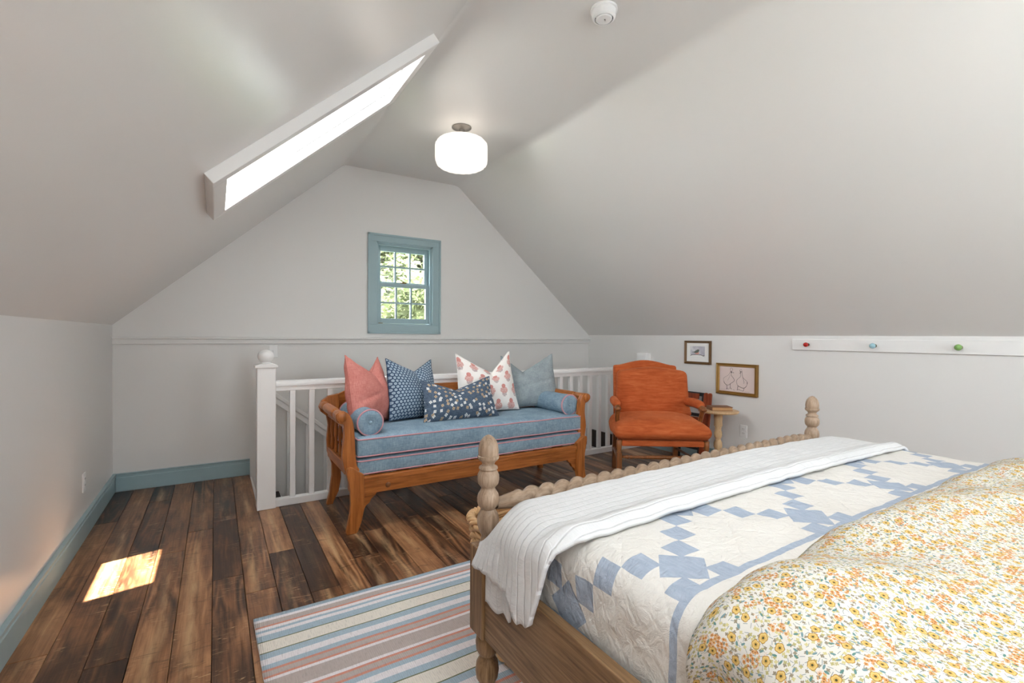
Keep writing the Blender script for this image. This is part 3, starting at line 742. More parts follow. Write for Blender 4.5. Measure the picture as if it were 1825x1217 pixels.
# ceiling lamp
LX, LY = 1.665, 3.45
cl = thing('ceiling_lamp', 'lit scalloped white glass drum lamp on a nickel ceiling mount', 'lamp', (LX, LY, ZC))
MB().lathe([(.078, 0), (.078, .004), (.06, .012), (.03, .02), (.026, .022)], 36, down(LX, LY, ZC)).build('canopy', M['nickel'], cl, smooth=True, angle=40)
MB().lathe([(.026, .02), (.024, .066), (.028, .068), (.028, .074)], 24, down(LX, LY, ZC)).build('stem', M['nickel'], cl, smooth=True, angle=40)
def scal(a, z): return 1 + .018*abs(math.cos(a*9)) - .012
shp = [(.03, .078), (.09, .084), (.15, .096), (.185, .112), (.202, .134), (.206, .155), (.206, .245), (.203, .275), (.192, .298), (.165, .316), (.12, .328), (.06, .334), (.001, .336)]
sh = MB().lathe(shp, 108, down(LX, LY, ZC), fn=lambda a, z: 1 + .045*(abs(math.cos(a*9))-.6)*(1 if z > .12 else .3)).build('glass_shade', M['lamp'], cl, smooth=True)

# peg rail on the right wall
pg = thing('peg_rail', 'white peg rail with red, pale blue and green knobs on the right wall', 'peg rail', (XR, 1.3, 1.19))
MB().box(XR-.02, XR, .30, 2.18, 1.148, 1.240).build('board', M['white'], pg, bevel=.003)
for yk, mt_, nm, sc in ((2.053, 'red', 'red', .95), (1.58, 'ltblue', 'pale blue', 1), (1.098, 'green', 'green', 1.05)):
    mt = T(XR-.02, yk, 1.194) @ RY(-PI/2) @ Matrix.Scale(sc, 4)
    kb = lab(MB().lathe([(.004, .016), (.012, .018), (.018, .026), (.02, .036), (.018, .046), (.011, .054), (.001, .057)], 24, mt).build('knob', M[mt_], pg, smooth=True), nm+' glazed knob')
    MB().lathe([(.014, 0), (.014, .003), (.006, .005), (.005, .017)], 16, mt).build('knob_stem', M['brass'], kb, smooth=True, angle=40)

# pictures
def picture(name, label, y0, y1, z0, z1, fwid, fm, depth=.022):
    o = thing(name, label, 'picture', (XR, (y0+y1)/2, (z0+z1)/2))
    # mitred frame with a stepped profile; y0 > y1 (left edge is farther)
    pf = [(0, 0), (0, depth), (fwid*.25, depth+.004), (fwid*.5, depth-.003), (fwid*.8, depth-.002), (fwid, depth-.010), (fwid, 0)]
    mb = MB(); vs = []
    for (sy, sz) in ((0, 0), (1, 0), (1, 1), (0, 1)):
        for (i, d) in pf:
            yy = (y0-i) if sy == 0 else (y1+i); zz = (z0+i) if sz == 0 else (z1-i)
            vs.append((XR-d, yy, zz))
    n = len(pf); fs = []
    for c in range(4):
        for k in range(n-1): fs.append((c*n+k, c*n+k+1, ((c+1) % 4)*n+k+1, ((c+1) % 4)*n+k))
    mb.add(vs, fs); mb.build('frame', fm, o)
    return o
def ribbon(mb, pts, w, orig, uy, d, mi=0):
    # pts (u,v) metres from the lower left of the sheet; sheet runs towards -y
    P = [Vector((p[0], p[1])) for p in pts]
    for i in range(len(P)-1):
        a, b = P[i], P[i+1]; t = (b-a)
        if t.length < 1e-6: continue
        t.normalize(); nrm = Vector((-t.y, t.x))*w/2; a = a-t*w*.3; b = b+t*w*.3
        q = [a+nrm, b+nrm, b-nrm, a-nrm]
        mb.add([(XR-d, orig[0]-p.x, orig[1]+p.y) for p in q] + [(XR-d+.0006, orig[0]-p.x, orig[1]+p.y) for p in q], [(0, 1, 2, 3), (7, 6, 5, 4), (0, 4, 5, 1), (1, 5, 6, 2), (2, 6, 7, 3), (3, 7, 4, 0)])
py0, py1, pz0, pz1 = 3.283, 2.972, .975, 1.213
p1 = picture('framed_print', 'small bird-on-branch print in a brown frame, upper of the two pictures', py0, py1, pz0, pz1, .024, M['frame_brown'])
MB().box(XR-.010, XR-.001, py1+.022, py0-.022, pz0+.022, pz1-.022).build('mount_board', M['paper'], p1)
fx = lambda px: (px-118)/455*(py0-py1)     # from frame left edge
fz = lambda pz: (530-pz)/412*(pz1-pz0)
prn = MB().box(XR-.0115, XR-.0095, py0-fx(468), py0-fx(218), pz0+fz(415), pz0+fz(215)).build('bird_painting', M['wash'], p1)
lowz = MB().box(XR-.0118, XR-.0112, py0-fx(466), py0-fx(220), pz0+fz(414), pz0+fz(372)).build('painting_foot', M['paper'], prn)
def poly(pts, d): # filled outline from zoomed pixel coordinates
    mb = MB(); mb.prism([(py0-fx(a), pz0+fz(b)) for a, b in pts], 'x', XR-d, XR-.011); return mb
poly([(242, 318), (292, 312), (300, 322), (258, 324)], .0122).build('bird_tail', M['bird_g'], prn)
poly([(280, 322), (305, 298), (335, 280), (345, 272), (360, 270), (373, 280), (374, 295), (380, 290), (370, 304), (362, 318), (345, 330), (315, 336), (295, 332)], .0124).build('bird_back', M['bird_g'], prn)
poly([(300, 334), (345, 326), (364, 312), (372, 325), (372, 345), (352, 357), (325, 356), (306, 348)], .0123).build('bird_breast', M['bird_p'], prn)
mb = MB(); R1 = lambda pts, w: ribbon(mb, [(fx(a), fz(b)) for a, b in pts], w, (py0, pz0), 0, .0126)
R1([(222, 384), (252, 370), (290, 366), (330, 362), (370, 364), (410, 370), (440, 380), (464, 382)], .0045)
R1([(252, 370), (228, 356)], .002); R1([(440, 380), (462, 372)], .003); R1([(425, 372), (450, 396)], .0025)
mb.build('branch', M['ink'], prn)
gy0, gy1, gz0, gz1 = 2.903, 2.484, .702, 1.000
p2 = picture('framed_drawing', 'gilt-framed line drawing of two geese, lower of the two pictures', gy0, gy1, gz0, gz1, .030, M['gilt'], .026)
MB().box(XR-.010, XR-.001, gy1+.028, gy0-.028, gz0+.028, gz1-.028).build('paper_sheet', M['paper_pink'], p2)
gu = lambda x_: .030+(x_-722)/590*(gy0-gy1-.06)
gv = lambda x_, y_: .030+(1010+(x_-722)*.05-y_)/(445+(x_-722)*.0)*(gz1-gz0-.06)
mb = MB()
def G(pts, w=.0028): ribbon(mb, [(gu(p.x), gv(p.x, p.y)) for p in spline([(a, b) for a, b in pts], 4)], w, (gy0, gz0), 0, .0108)
G([(915, 655), (905, 625), (915, 600), (940, 605), (948, 635), (930, 655)], .0016); G([(918, 660), (930, 675), (920, 682)], .007); G([(935, 668), (962, 678), (968, 688), (940, 684)], .0018)
G([(925, 690), (925, 730), (955, 770), (978, 810), (970, 838), (915, 880), (880, 908), (845, 908)], .0030); G([(845, 908), (815, 880), (798, 848)], .0042)
G([(798, 848), (788, 800), (810, 770), (850, 745), (890, 710), (905, 665)], .0016); G([(860, 830), (890, 770), (905, 730)], .0012)
G([(850, 910), (853, 950), (850, 985)], .0036); G([(838, 975), (870, 970), (880, 985)], .0026); G([(912, 885), (908, 930), (920, 970)], .0030); G([(890, 965), (915, 960), (935, 980)], .0026)
G([(1072, 660), (1068, 635), (1088, 622), (1102, 640), (1098, 665)], .0016); G([(1075, 655), (1088, 665), (1078, 690)], .0055); G([(1060, 690), (1075, 680)], .002)
G([(1104, 655), (1112, 730), (1130, 800), (1140, 850), (1135, 870)], .0024); G([(1080, 695), (1082, 745), (1045, 785), (1020, 815), (1015, 850), (1035, 910)], .0022)
G([(1035, 910), (1090, 940), (1140, 950), (1175, 920)], .0040); G([(1175, 920), (1195, 870), (1190, 835), (1160, 805), (1120, 765)], .0022); G([(1192, 848), (1192, 868)], .005)
G([(1040, 920), (1034, 960), (1030, 990)], .0034); G([(1025, 985), (1060, 980), (1075, 990)], .0028); G([(1140, 952), (1135, 985), (1125, 1005)], .0030); G([(1075, 990), (1105, 1000), (1128, 1004)], .0022)
G([(960, 990), (985, 995)], .002); G([(1150, 1012), (1230, 1018)], .0010); G([(745, 985), (830, 990)], .0010)
mb.build('goose_drawing', M['ink'], p2)

# ------------------------------------------------------------------ rug
rg = MB(); cols = []; RX0, RX1, RY1 = .138, 2.62, 2.332
rr = random.Random(5)
bands = [b_ for b_ in stripes(1.5) if b_[0] < 1.5]
nx = 60
me_v = []; fs = []; rows = [0.0]
for a, e, c in bands: rows.append(min(e, 1.5))
def rugz(x, y): return .009 + .0022*mnoise.noise((x*5, y*5, 0))
def wig(x, d): return .0035*mnoise.noise((x*3.1, d*9, 3.3))
vs = []; uv = []
for k, d in enumerate(rows):
    for i in range(nx+1):
        x = RX0 + (RX1-RX0)*i/nx + .004*mnoise.noise((d*12, i/nx, 1))*(1 if i in (0, nx) else 0) + .025*(d/1.5)*(1-i/nx)
        y = RY1 - d + wig(x, d); vs.append((x, y, rugz(x, y))); uv.append((x, y))
fs = []; fcol = []
for k in range(len(rows)-1):
    for i in range(nx):
        fs.append((k*(nx+1)+i, (k+1)*(nx+1)+i, (k+1)*(nx+1)+i+1, k*(nx+1)+i+1)); fcol.append(bands[k][2])
nrow = len(rows); top = len(vs)
edge = [i for i in range(nx+1)] + [k*(nx+1)+nx for k in range(1, nrow)] + [(nrow-1)*(nx+1)+i for i in range(nx-1, -1, -1)] + [k*(nx+1) for k in range(nrow-2, 0, -1)]
for e_ in edge: vs.append((vs[e_][0], vs[e_][1], .0008)); uv.append(uv[e_])
for q in range(len(edge)):
    q2 = (q+1) % len(edge); fs.append((edge[q], edge[q2], top+q2, top+q)); fcol.append(RW)
rg.add(vs, fs, uv)
rug = rg.build('striped_rug', M['rug'], smooth=True)
at_ = rug.data.color_attributes.new('stripe', 'FLOAT_COLOR', 'CORNER')
for p, c in zip(rug.data.polygons, fcol):
    for li in p.loop_indices: at_.data[li].color = c
tag(rug, 'flatwoven rug with blue, coral, taupe and cream stripes under the bed', 'rug')

# ------------------------------------------------------------------ bed
PX0, PX1, PY = .722, 2.690, 1.292
bed = thing('bed_frame', 'pale oak bed frame with acorn finials and rope-turned foot rail', 'bed', ((PX0+PX1)/2, PY, 0))
fin = [(.026, .596), (.030, .600), (.024, .625), (.018, .640), (.022, .648), (.030, .668), (.0335, .690), (.031, .712), (.024, .726), (.0205, .732), (.022, .738), (.0205, .742), (.024, .747), (.031, .758), (.0335, .776), (.031, .794), (.024, .808), (.021, .813), (.024, .818), (.0345, .832), (.0345, .838), (.0285, .852), (.0285, .854)]
fin = [(.030, .596), (.027, .606), (.020, .628), (.021, .634), (.028, .648), (.0335, .668), (.0345, .684), (.032, .700), (.024, .716), (.022, .720), (.024, .724), (.031, .732), (.0345, .745), (.0345, .756), (.032, .770), (.024, .784), (.022, .788), (.022, .794), (.025, .797), (.032, .806), (.0345, .820), (.034, .834), (.029, .846), (.026, .849), (.026, .852), (.030, .856), (.029, .862), (.021, .867), (.019, .872), (.022, .879), (.030, .886), (.0335, .892), (.0335, .899), (.0305, .901), (.0315, .906), (.0320, .918), (.0300, .934), (.0255, .948), (.018, .959), (.009, .967), (.001, .970)]
k_ = lambda z: .596 + (z-.596)*(.942-.596)/(.970-.596)
finp = [(r, k_(z)) for r, z in fin]
legp = [(.022, 0), (.026, .004), (.026, .012), (.021, .02), (.022, .045), (.030, .075), (.036, .10), (.034, .125), (.024, .148), (.022, .152), (.026, .158), (.034, .172), (.037, .195), (.034, .218), (.024, .236), (.022, .240), (.027, .246), (.035, .262), (.037, .285), (.033, .308), (.026, .325), (.030, .33)]
for (x, y, foot) in ((PX0, PY, 1), (PX1, PY, 1), (PX0, -.82, 0), (PX1, -.82, 0)):
    z1 = .598 if foot else 1.1
    p = MB().box(x-.042, x+.042, y-.042, y+.042, .328, z1).build('post_block', M['oak_blk'], bed, bevel=.004)
    MB().lathe(legp, 28, T(x, y, .0115 if foot else 0)).build('turned_leg', M['oak_blk'], p, smooth=True)
    MB().lathe(finp, 32, T(x, y, 0 if foot else .5)).build('finial', M['oak_z'], p, smooth=True, angle=50)
for x0, x1 in ((PX0-.034, PX0-.004), (PX1+.004, PX1+.034)):
    MB().box(x0, x1, -.78, PY-.042, .332, .564).build('side_rail', M['oak_y'], bed, bevel=.003)
MB().box(PX0+.042, PX1-.042, PY-.016, PY+.016, .345, .55).build('foot_rail', M['oak_x'], bed, bevel=.003)
MB().box(PX0+.042, PX1-.042, -.84, -.80, .34, 1.05).build('headboard_panel', M['oak_x'], bed, bevel=.004)
# rope-turned rail
mb = MB(); vs = []; fs = []; seg = 24; R = .0335; p_ = .0655; zc = .721
x0, x1 = PX0+.028, PX1-.028; n = 420
for i in range(n+1):
    x = x0+(x1-x0)*i/n; d = min(x-x0, x1-x)
    for k in range(seg):
        a = 2*PI*k/seg
        rope = R*(.58+.46*abs(math.sin(PI*(x-x0)/p_ + a))**.7)
        neck = .017+.012*min(1, d/.085)
        w = max(0, min(1, (d-.075)/.03)); r = neck*(1-w)+rope*w
        vs.append((x, PY+r*math.cos(a), zc+r*math.sin(a)))
for i in range(n):
    for k in range(seg): fs.append((i*seg+k, i*seg+(k+1) % seg, (i+1)*seg+(k+1) % seg, (i+1)*seg+k))
mb.add(vs, fs).build('rope_turned_rail', M['oak_x'], bed, smooth=True)

# mattress and bedding
BX0, BX1 = .742, 2.665
mt = MB().rbox(BX1-BX0-.03, 1.98, .30, .05, 8, off=((BX0+BX1)/2, .235, .58)).build('mattress', M['sheet'], smooth=True)
tag(mt, 'white mattress inside the bed frame under the quilt', 'mattress')
sup = MB().box(PX0+.0, PX1-.0, -.76, PY-.05, .40, .43).build('slat_base', M['oak_x'], bed)
def drape(y, s, XL_, XR_, zt, r, crown=.018):
    """point on the bed cross-section; s=0 at the left corner arc start of the flat; negative goes down the left side"""
    W = XR_-XL_-2*r; q = r*PI/2
    if s < -q: return XL_, zt-r-(-q-s)
    if s < 0: a = -s/r; return XL_+r-r*math.sin(a), zt-r+r*math.cos(a)
    if s <= W: return XL_+r+s, zt+crown*math.sin(PI*s/W)
    if s < W+q: a = (s-W)/r; return XR_-r+r*math.sin(a), zt-r+r*math.cos(a)
    return XR_, zt-r-(s-W-q)
def cloth(name, mat, y0, y1, XL_, XR_, zt, r, hangL, hangR, nu, nv, thick=.012, disp=None, crown=.018, prof=None, amp=.004, fq=9):
    W = XR_-XL_-2*r; q = r*PI/2; mb = MB()
    def P(i, j):
        t = j; y = y0+(y1-y0)*t
        sl, sr = -hangL(y), W+hangR(y)
        s = sl+(sr-sl)*i
        yy = y
        if prof: yy, s = prof(y, s)
        x, z = drape(yy, s, XL_, XR_, zt(yy) if callable(zt) else zt, r, crown)
        dz = amp*mnoise.fractal((x*fq, yy*fq, s*fq), 1, 2, 3)
        side = 1 if s < -q*.5 else 0
        if side: x -= abs(dz)*1.6+dz*.6
        else: z += dz
        if disp: x, yy, z = disp(x, yy, z, s)
        return Vector((x, yy, z)), (XL_+r+s, yy)
    cache = {}
    def fn(i, j):
        if (i, j) not in cache: cache[(i, j)] = P(i, j)
        return cache[(i, j)][0]
    mb.grid(fn, nu, nv, lambda i, j: cache[(i, j)][1])
    o = mb.build(name, mat, smooth=True)
    if sum(p.normal.z*p.area for p in o.data.polygons) < 0: o.data.flip_normals()
    sm = o.modifiers.new('thickness', 'SOLIDIFY'); sm.thickness = thick; sm.offset = -1
    return o
def hq(y): return .30
def foot_drop(y, z):
    t = max(0, (y-1.13)/.10); return z-.10*min(1.3, t)**2
def qdisp(x, y, z, s):
    return x, y, foot_drop(y, z)
quilt = cloth('patchwork_quilt', M['quilt'], -.55, 1.235, BX0-.005, BX1+.005, .752, .07, lambda y: .295, lambda y: .30, 190, 170, .014, qdisp, crown=.010, amp=.0042, fq=11)
tag(quilt, 'cream quilt with pale blue diamond chain patchwork and blue border band', 'quilt')
# floral duvet, folded back
def fh(y): return .42
def fz_(y): return .785 + .030*math.exp(-((y-.40)/.16)**2) - .035*max(0, (y-.48)/.08)**2
def fdisp(x, y, z, s):
    e = max(0, (y-.46)/.10)
    w = .030*mnoise.noise((x*1.7, 5, 0)) + .012*mnoise.noise((x*6, 2, 7))
    y2 = y + w*e - .022*e*max(0, min(1, (.12-s)/.20))
    z += .012*math.sin(x*9+y*14+2*mnoise.noise((x*2, y*2, 0)))*math.exp(-((y-.42)/.13)**2)
    if s < -.03: x -= .018*math.sin(y*21+1.5*mnoise.noise((y*3, z*3, 0)))*min(1, -s/.2)
    return x, y2, z
flo = cloth('floral_duvet', M['floral'], -.6, .560, BX0-.045, BX1+.03, fz_, .10, fh, lambda y: .30, 170, 120, .03, fdisp, crown=.02, amp=.010, fq=4.5)
tag(flo, 'cream duvet printed with small yellow and orange flowers, folded back on bed', 'duvet')
# white gauze throw across the foot
def hemL(y):
    # arc length hung on the left, measured from the flat
    base = .345 + .012*math.sin(y*38) + .02*max(0, (1.12-y)/.14)
    return base + .11*.07/.07*(0)
def tdisp(x, y, z, s):
    ft = 0 if s > 0 else min(1, -s/.16)
    z = foot_drop(y-.02, z)*(1-ft) + z*ft
    tt = max(0, (y-1.06)/.208)
    if s > 0: x += .062*tt*max(0, 1-s/.30)
    else: x += .062*tt*max(0, 1+s/.25)**.8; z -= .035*tt*math.sin(PI*min(1, -s/.25))
    if s < 0:
        # near edge swings towards the foot as it falls
        f = min(1, -s/.30); y = y + .10*f*max(0, (1.20-y)/.32) 
        x -= .010*f + .0055*math.sin(y*40+s*9)*f
        z -= .0
    return x, y, z
def tz(y): return .7655 + .020*math.exp(-((y-.905)/.035)**2)
def hemT(y):
    h = .250 + .007*math.sin(y*36) + .003*math.sin(y*97)
    if y < 1.02: h += .058*min(1, (1.02-y)/.10)
    if y < .885: h -= .022*((.885-y)/.023)**2
    return h
thr = cloth('white_throw', M['gauze'], .862, 1.268, BX0-.084, BX1+.012, tz, .09, hemT, lambda y: .22, 180, 70, .014, tdisp, crown=.013, amp=.004, fq=8)
tag(thr, 'white crinkled cotton throw laid across the foot of the bed', 'blanket')
def hemI(y): return .375 - .02*abs(math.sin(y*17))
inn = MB()
def infn(i, j):
    y = 1.070+.135*i; zb = .487 - .016*i + .008*math.sin(y*70); z = .64 - (.64-zb)*j
    return Vector((.676 - .004*math.sin(y*60)*j - .002*j, y, z))
inn.grid(infn, 30, 16, lambda i, j: (.3*j, 1.075+.125*i))
io = inn.build('throw_under_layer', M['gauze'], thr, smooth=True, world=False)
sm = io.modifiers.new('thickness', 'SOLIDIFY'); sm.thickness = .008; sm.offset = -1

# wicker basket at the foot of the bed
bk = thing('wicker_basket', 'tall woven wicker basket at the foot of the bed by its left post', 'basket', (1.10, 1.595, .012))
def rrect(t, hx, hy, r):
    # superellipse point
    a = 2*PI*t; c, s = math.cos(a), math.sin(a); e = .55
    return hx*math.copysign(abs(c)**e, c), hy*math.copysign(abs(s)**e, s)
NS = 38
def bask(t, z):
    f = z/.50; return rrect(t, .18+.058*f, .155+.027*f, .05)
st_ = MB()
for k in range(NS):
    pts = []
    for q in range(9):
        z = .50*q/8; x, y = bask(k/NS, z); pts.append((1.10+x, 1.595+y, .014+z))
    st_.tube(pts, .005, 5)
o = st_.build('upright_canes', M['wicker'], bk, smooth=True); o['kind'] = 'stuff'
wv = MB(); nrow = 36
for r_ in range(nrow):
    pts = []; z = .012+.48*r_/(nrow-1)
    for q in range(NS*3):
        t = q/(NS*3); x, y = bask(t, z); d = .0065*math.cos(t*NS*PI + r_*PI); l = math.hypot(x, y)
        pts.append((1.10+x*(1+d/l), 1.595+y*(1+d/l), .014+z))
    wv.tube(pts, .0078, 6, True)
o = wv.build('woven_canes', M['wicker'], bk, smooth=True); o['kind'] = 'stuff'
rm = MB()
for q_ in range(3):
    pts = []
    for q in range(160):
        t = q/160; x, y = bask(t, .50); an = t*2*PI*16+q_*2*PI/3; l = math.hypot(x, y)
        pts.append((1.10+x*(1+.011*math.cos(an)/l), 1.595+y*(1+.011*math.cos(an)/l), .514+.010*math.sin(an)))
    rm.tube(pts, .0085, 6, True)
rm.build('braided_rim', M['wicker'], bk, smooth=True)
MB().box(1.10-.16, 1.10+.16, 1.595-.14, 1.595+.14, .013, .022).build('basket_bottom', M['wicker'], bk)

# ------------------------------------------------------------------ daybed
DB = thing('daybed', 'honey pine daybed with scrolled arms, spindles and sabre legs', 'daybed', (1.668, 3.38, 0))
CXD = 1.668
def mir(pts, f): return [(2*CXD-a, b) for a, b in pts] if f else pts
postF = [(.632, .745), (.641, .758), (.663, .768), (.689, .766), (.716, .743), (.739, .689), (.748, .595), (.753, .501), (.763, .415), (.795, .368), (.797, .25), (.72, .25), (.713, .33), (.690, .384), (.672, .493), (.685, .602), (.681, .680), (.660, .692), (.638, .708)]
legF = [(.693, .411), (.713, .420), (.735, .412), (.763, .388), (.797, .366), (.800, .25), (.799, .141), (.782, .065), (.760, .010), (.752, .0), (.694, .0), (.688, .01), (.702, .075), (.712, .13), (.716, .19), (.713, .273), (.700, .34), (.692, .385)]
rearP = [(.775, .815), (.70, .80), (.655, .768), (.635, .724), (.648, .69), (.689, .654), (.700, .587), (.690, .478), (.695, .389), (.727, .297), (.727, .208), (.711, .089), (.690, .005), (.692, .0), (.735, .0), (.740, .02), (.775, .09), (.792, .19), (.785, .30), (.760, .389), (.752, .52), (.765, .64), (.775, .70)]
for f in (0, 1):
    a = MB().prism([tuple(p) for p in spline(mir(postF, f), 3, True)], 'y', 3.075, 3.118).build('arm_post', M['pine_z'], DB, bevel=.004)
    MB().prism([tuple(p) for p in mir(legF, f)], 'y', 3.035, 3.074).build('leg', M['pine_z'], DB, bevel=.005)
    MB().prism([tuple(p) for p in mir(rearP, f)], 'y', 3.66, 3.70).build('leg', M['pine_z'], DB, bevel=.004)
    sg = 1 if not f else -1
    xa = .668 if not f else 2*CXD-.668
    pr_ = [(.029, 0), (.031, .02), (.031, .09), (.026, .10), (.031, .11), (.026, .12), (.031, .13), (.033, .16), (.033, .39), (.031, .42), (.026, .43), (.031, .44), (.026, .45), (.031, .46), (.031, .525), (.03, .545)]
    MB().lathe(pr_, 24, T(xa, 3.115, .735) @ RX(-PI/2)).build('arm_roll', M['pine_y'], DB, smooth=True, angle=45)
    MB().lathe([(.031, 0), (.031, .012), (.024, .016), (.001, .017)], 24, T(xa, 3.076, .735) @ RX(PI/2)).build('arm_rosette', M['pine_z'], a, smooth=True, angle=40)
    xb = .712 if not f else 2*CXD-.712
    MB().box(xb-.018, xb+.018, 3.117, 3.662, .652, .69).build('side_rail', M['pine_y'], DB, bevel=.004)
    MB().box(xb-.018, xb+.018, 3.117, 3.662, .36, .43).build('side_rail', M['pine_y'], DB, bevel=.004)
    for k in range(4):
        yy = 3.20+.125*k
        MB().lathe([(.008, .43), (.010, .44), (.013, .475), (.010, .51), (.0075, .518), (.011, .524), (.0075, .53), (.010, .535), (.014, .56), (.0145, .585), (.011, .63), (.008, .652)], 14, T(xb, yy, 0)).build('spindle', M['pine_z'], DB, smooth=True)
    # corner bracket under the front rail
    MB().prism(mir([(.799, .236), (.799, .13), (.815, .16), (.835, .172), (.85, .20), (.874, .217), (.885, .236)], f), 'y', 3.055, 3.085).build('corner_bracket', M['pine_x'], DB, bevel=.003)
xe = 2*CXD-.797
MB().box(.797, xe, 3.05, 3.085, .234, .312).build('front_rail', M['pine_x'], DB, bevel=.003)
MB().box(.797, xe, 3.042, 3.09, .312, .345).build('front_rail_molding', M['pine_x'], DB, bevel=.004)
MB().lathe([(.018, 0), (.017, .0015), (.001, .002)], 16, T(.955, 3.05, .272) @ RX(PI/2)).build('wood_knot', M['walnut'], DB, smooth=True)
MB().lathe([(.02, 0), (.018, .0015), (.001, .002)], 16, T(1.72, 3.05, .272) @ RX(PI/2)).build('wood_knot', M['walnut'], DB, smooth=True)
MB().box(.79, 2*CXD-.79, 3.665, 3.695, .234, .35).build('rear_rail', M['pine_x'], DB, bevel=.003)
for k in range(9):
    xx = .9+.19*k; MB().box(xx-.035, xx+.035, 3.085, 3.665, .318, .336).build('slat', M['pine_y'], DB)
bp = [(.775, .36), (2*CXD-.775, .36), (2*CXD-.775, .81)]
for k in range(21):
    u = 1-k/20; xx = .76+u*(2*CXD-1.52); e_ = min(u, 1-u)*2
    zz = .80+.05*(min(1, e_/.16))**.5 - .0*e_
    bp.append((xx, zz))
MB().prism(bp, 'y', 3.70, 3.725).build('back_panel', M['pine_x'], DB, bevel=.006)

def piping_rect(mb, w, d, r, z, cx, cy, rad=.0065, fn=None):
    pts = []
    for (sx, sy, a0) in ((1, 1, 0), (-1, 1, 90), (-1, -1, 180), (1, -1, 270)):
        for (px_, py_) in arc(sx*(w/2-r), sy*(d/2-r), r, a0, a0+90, 6):
            pts.append((cx+px_, cy+py_, z))
    # subdivide long edges
    out = []
    for i in range(len(pts)):
        a, b = Vector(pts[i]), Vector(pts[(i+1) % len(pts)]); n = max(1, int((b-a).length/.06))
        for k in range(n):
            p = a.lerp(b, k/n)
            out.append(fn(p) if fn else p)
    mb.tube(out, rad, 6, True); return mb
def seat(name, label, z0, z1, crown):
    w, d, h = 1.85, .60, z1-z0; cx, cy = 1.690, 3.373
    def fn(p):
        u, v = (p.x-cx)/(w/2), (p.y-cy)/(d/2); t = (p.z-z0)/h
        e = (1-min(1, abs(u))**4)*(1-min(1, abs(v))**3)
        z = p.z + crown*e*t + .003*mnoise.noise((p.x*6, p.y*6, z0))
        return Vector((p.x, p.y-.005*math.sin(t*PI)*(1-abs(u)**6)*(1 if v < 0 else 0), z))
    o = MB().rbox(w, d, h, .022, 20, fn, (cx, cy, (z0+z1)/2)).build(name, M['chambray'], smooth=True)
    tag(o, label, 'cushion', 'long seat cushions on the daybed')
    for zz in (z0+.012, z1-.010):
        piping_rect(MB(), w-.004, d-.004, .02, zz, cx, cy, .0048, lambda p: Vector(fn(p))).build('piping', M['pink_pipe'], o, smooth=True, world=False)
    return o
seat('seat_cushion', 'long blue chambray cushion with pink piping, lower of two on daybed', .347, .452, .004)
seat('seat_cushion', 'long blue chambray cushion with pink piping, upper of two on daybed', .460, .590, .018)
def bolster(label, x, z, y0, y1, r, yaw):
    L = y1-y0; mt = T(x, y0, z) @ RZ(yaw) @ RX(-PI/2)
    pr_ = [(.001, .004), (.02, .004), (r*.55, -.004), (r*.9, -.002), (r, .006)] + [(r*(1+.012*math.sin(k*1.3)), .006+(L-.012)*k/12) for k in range(1, 12)] + [(r, L-.006), (r*.9, L+.002), (r*.5, L+.004), (.001, L-.004)]
    o = MB().lathe(pr_, 36, mt).build('bolster_cushion', M['chambray'], smooth=True, angle=70)
    tag(o, label, 'cushion', 'bolsters on the daybed')
    for zz in (.006, L-.006):
        MB().tube([mt @ Vector((r*1.0*math.cos(2*PI*k/40), r*math.sin(2*PI*k/40), zz)) for k in range(40)], .006, 6, True).build('piping', M['pink_pipe'], o, smooth=True, world=False)
    MB().lathe([(.012, 0), (.010, -.004), (.001, -.005)], 14, mt @ T(0, 0, .004)).build('button', M['chambray'], o, smooth=True)
    return o
bolster('blue bolster with pink piping at the left arm of the daybed', .862, .674, 3.13, 3.63, .084, .02)
bolster('blue bolster with pink piping at the right arm of the daybed', 2.535, .672, 3.13, 3.63, .084, -.02)

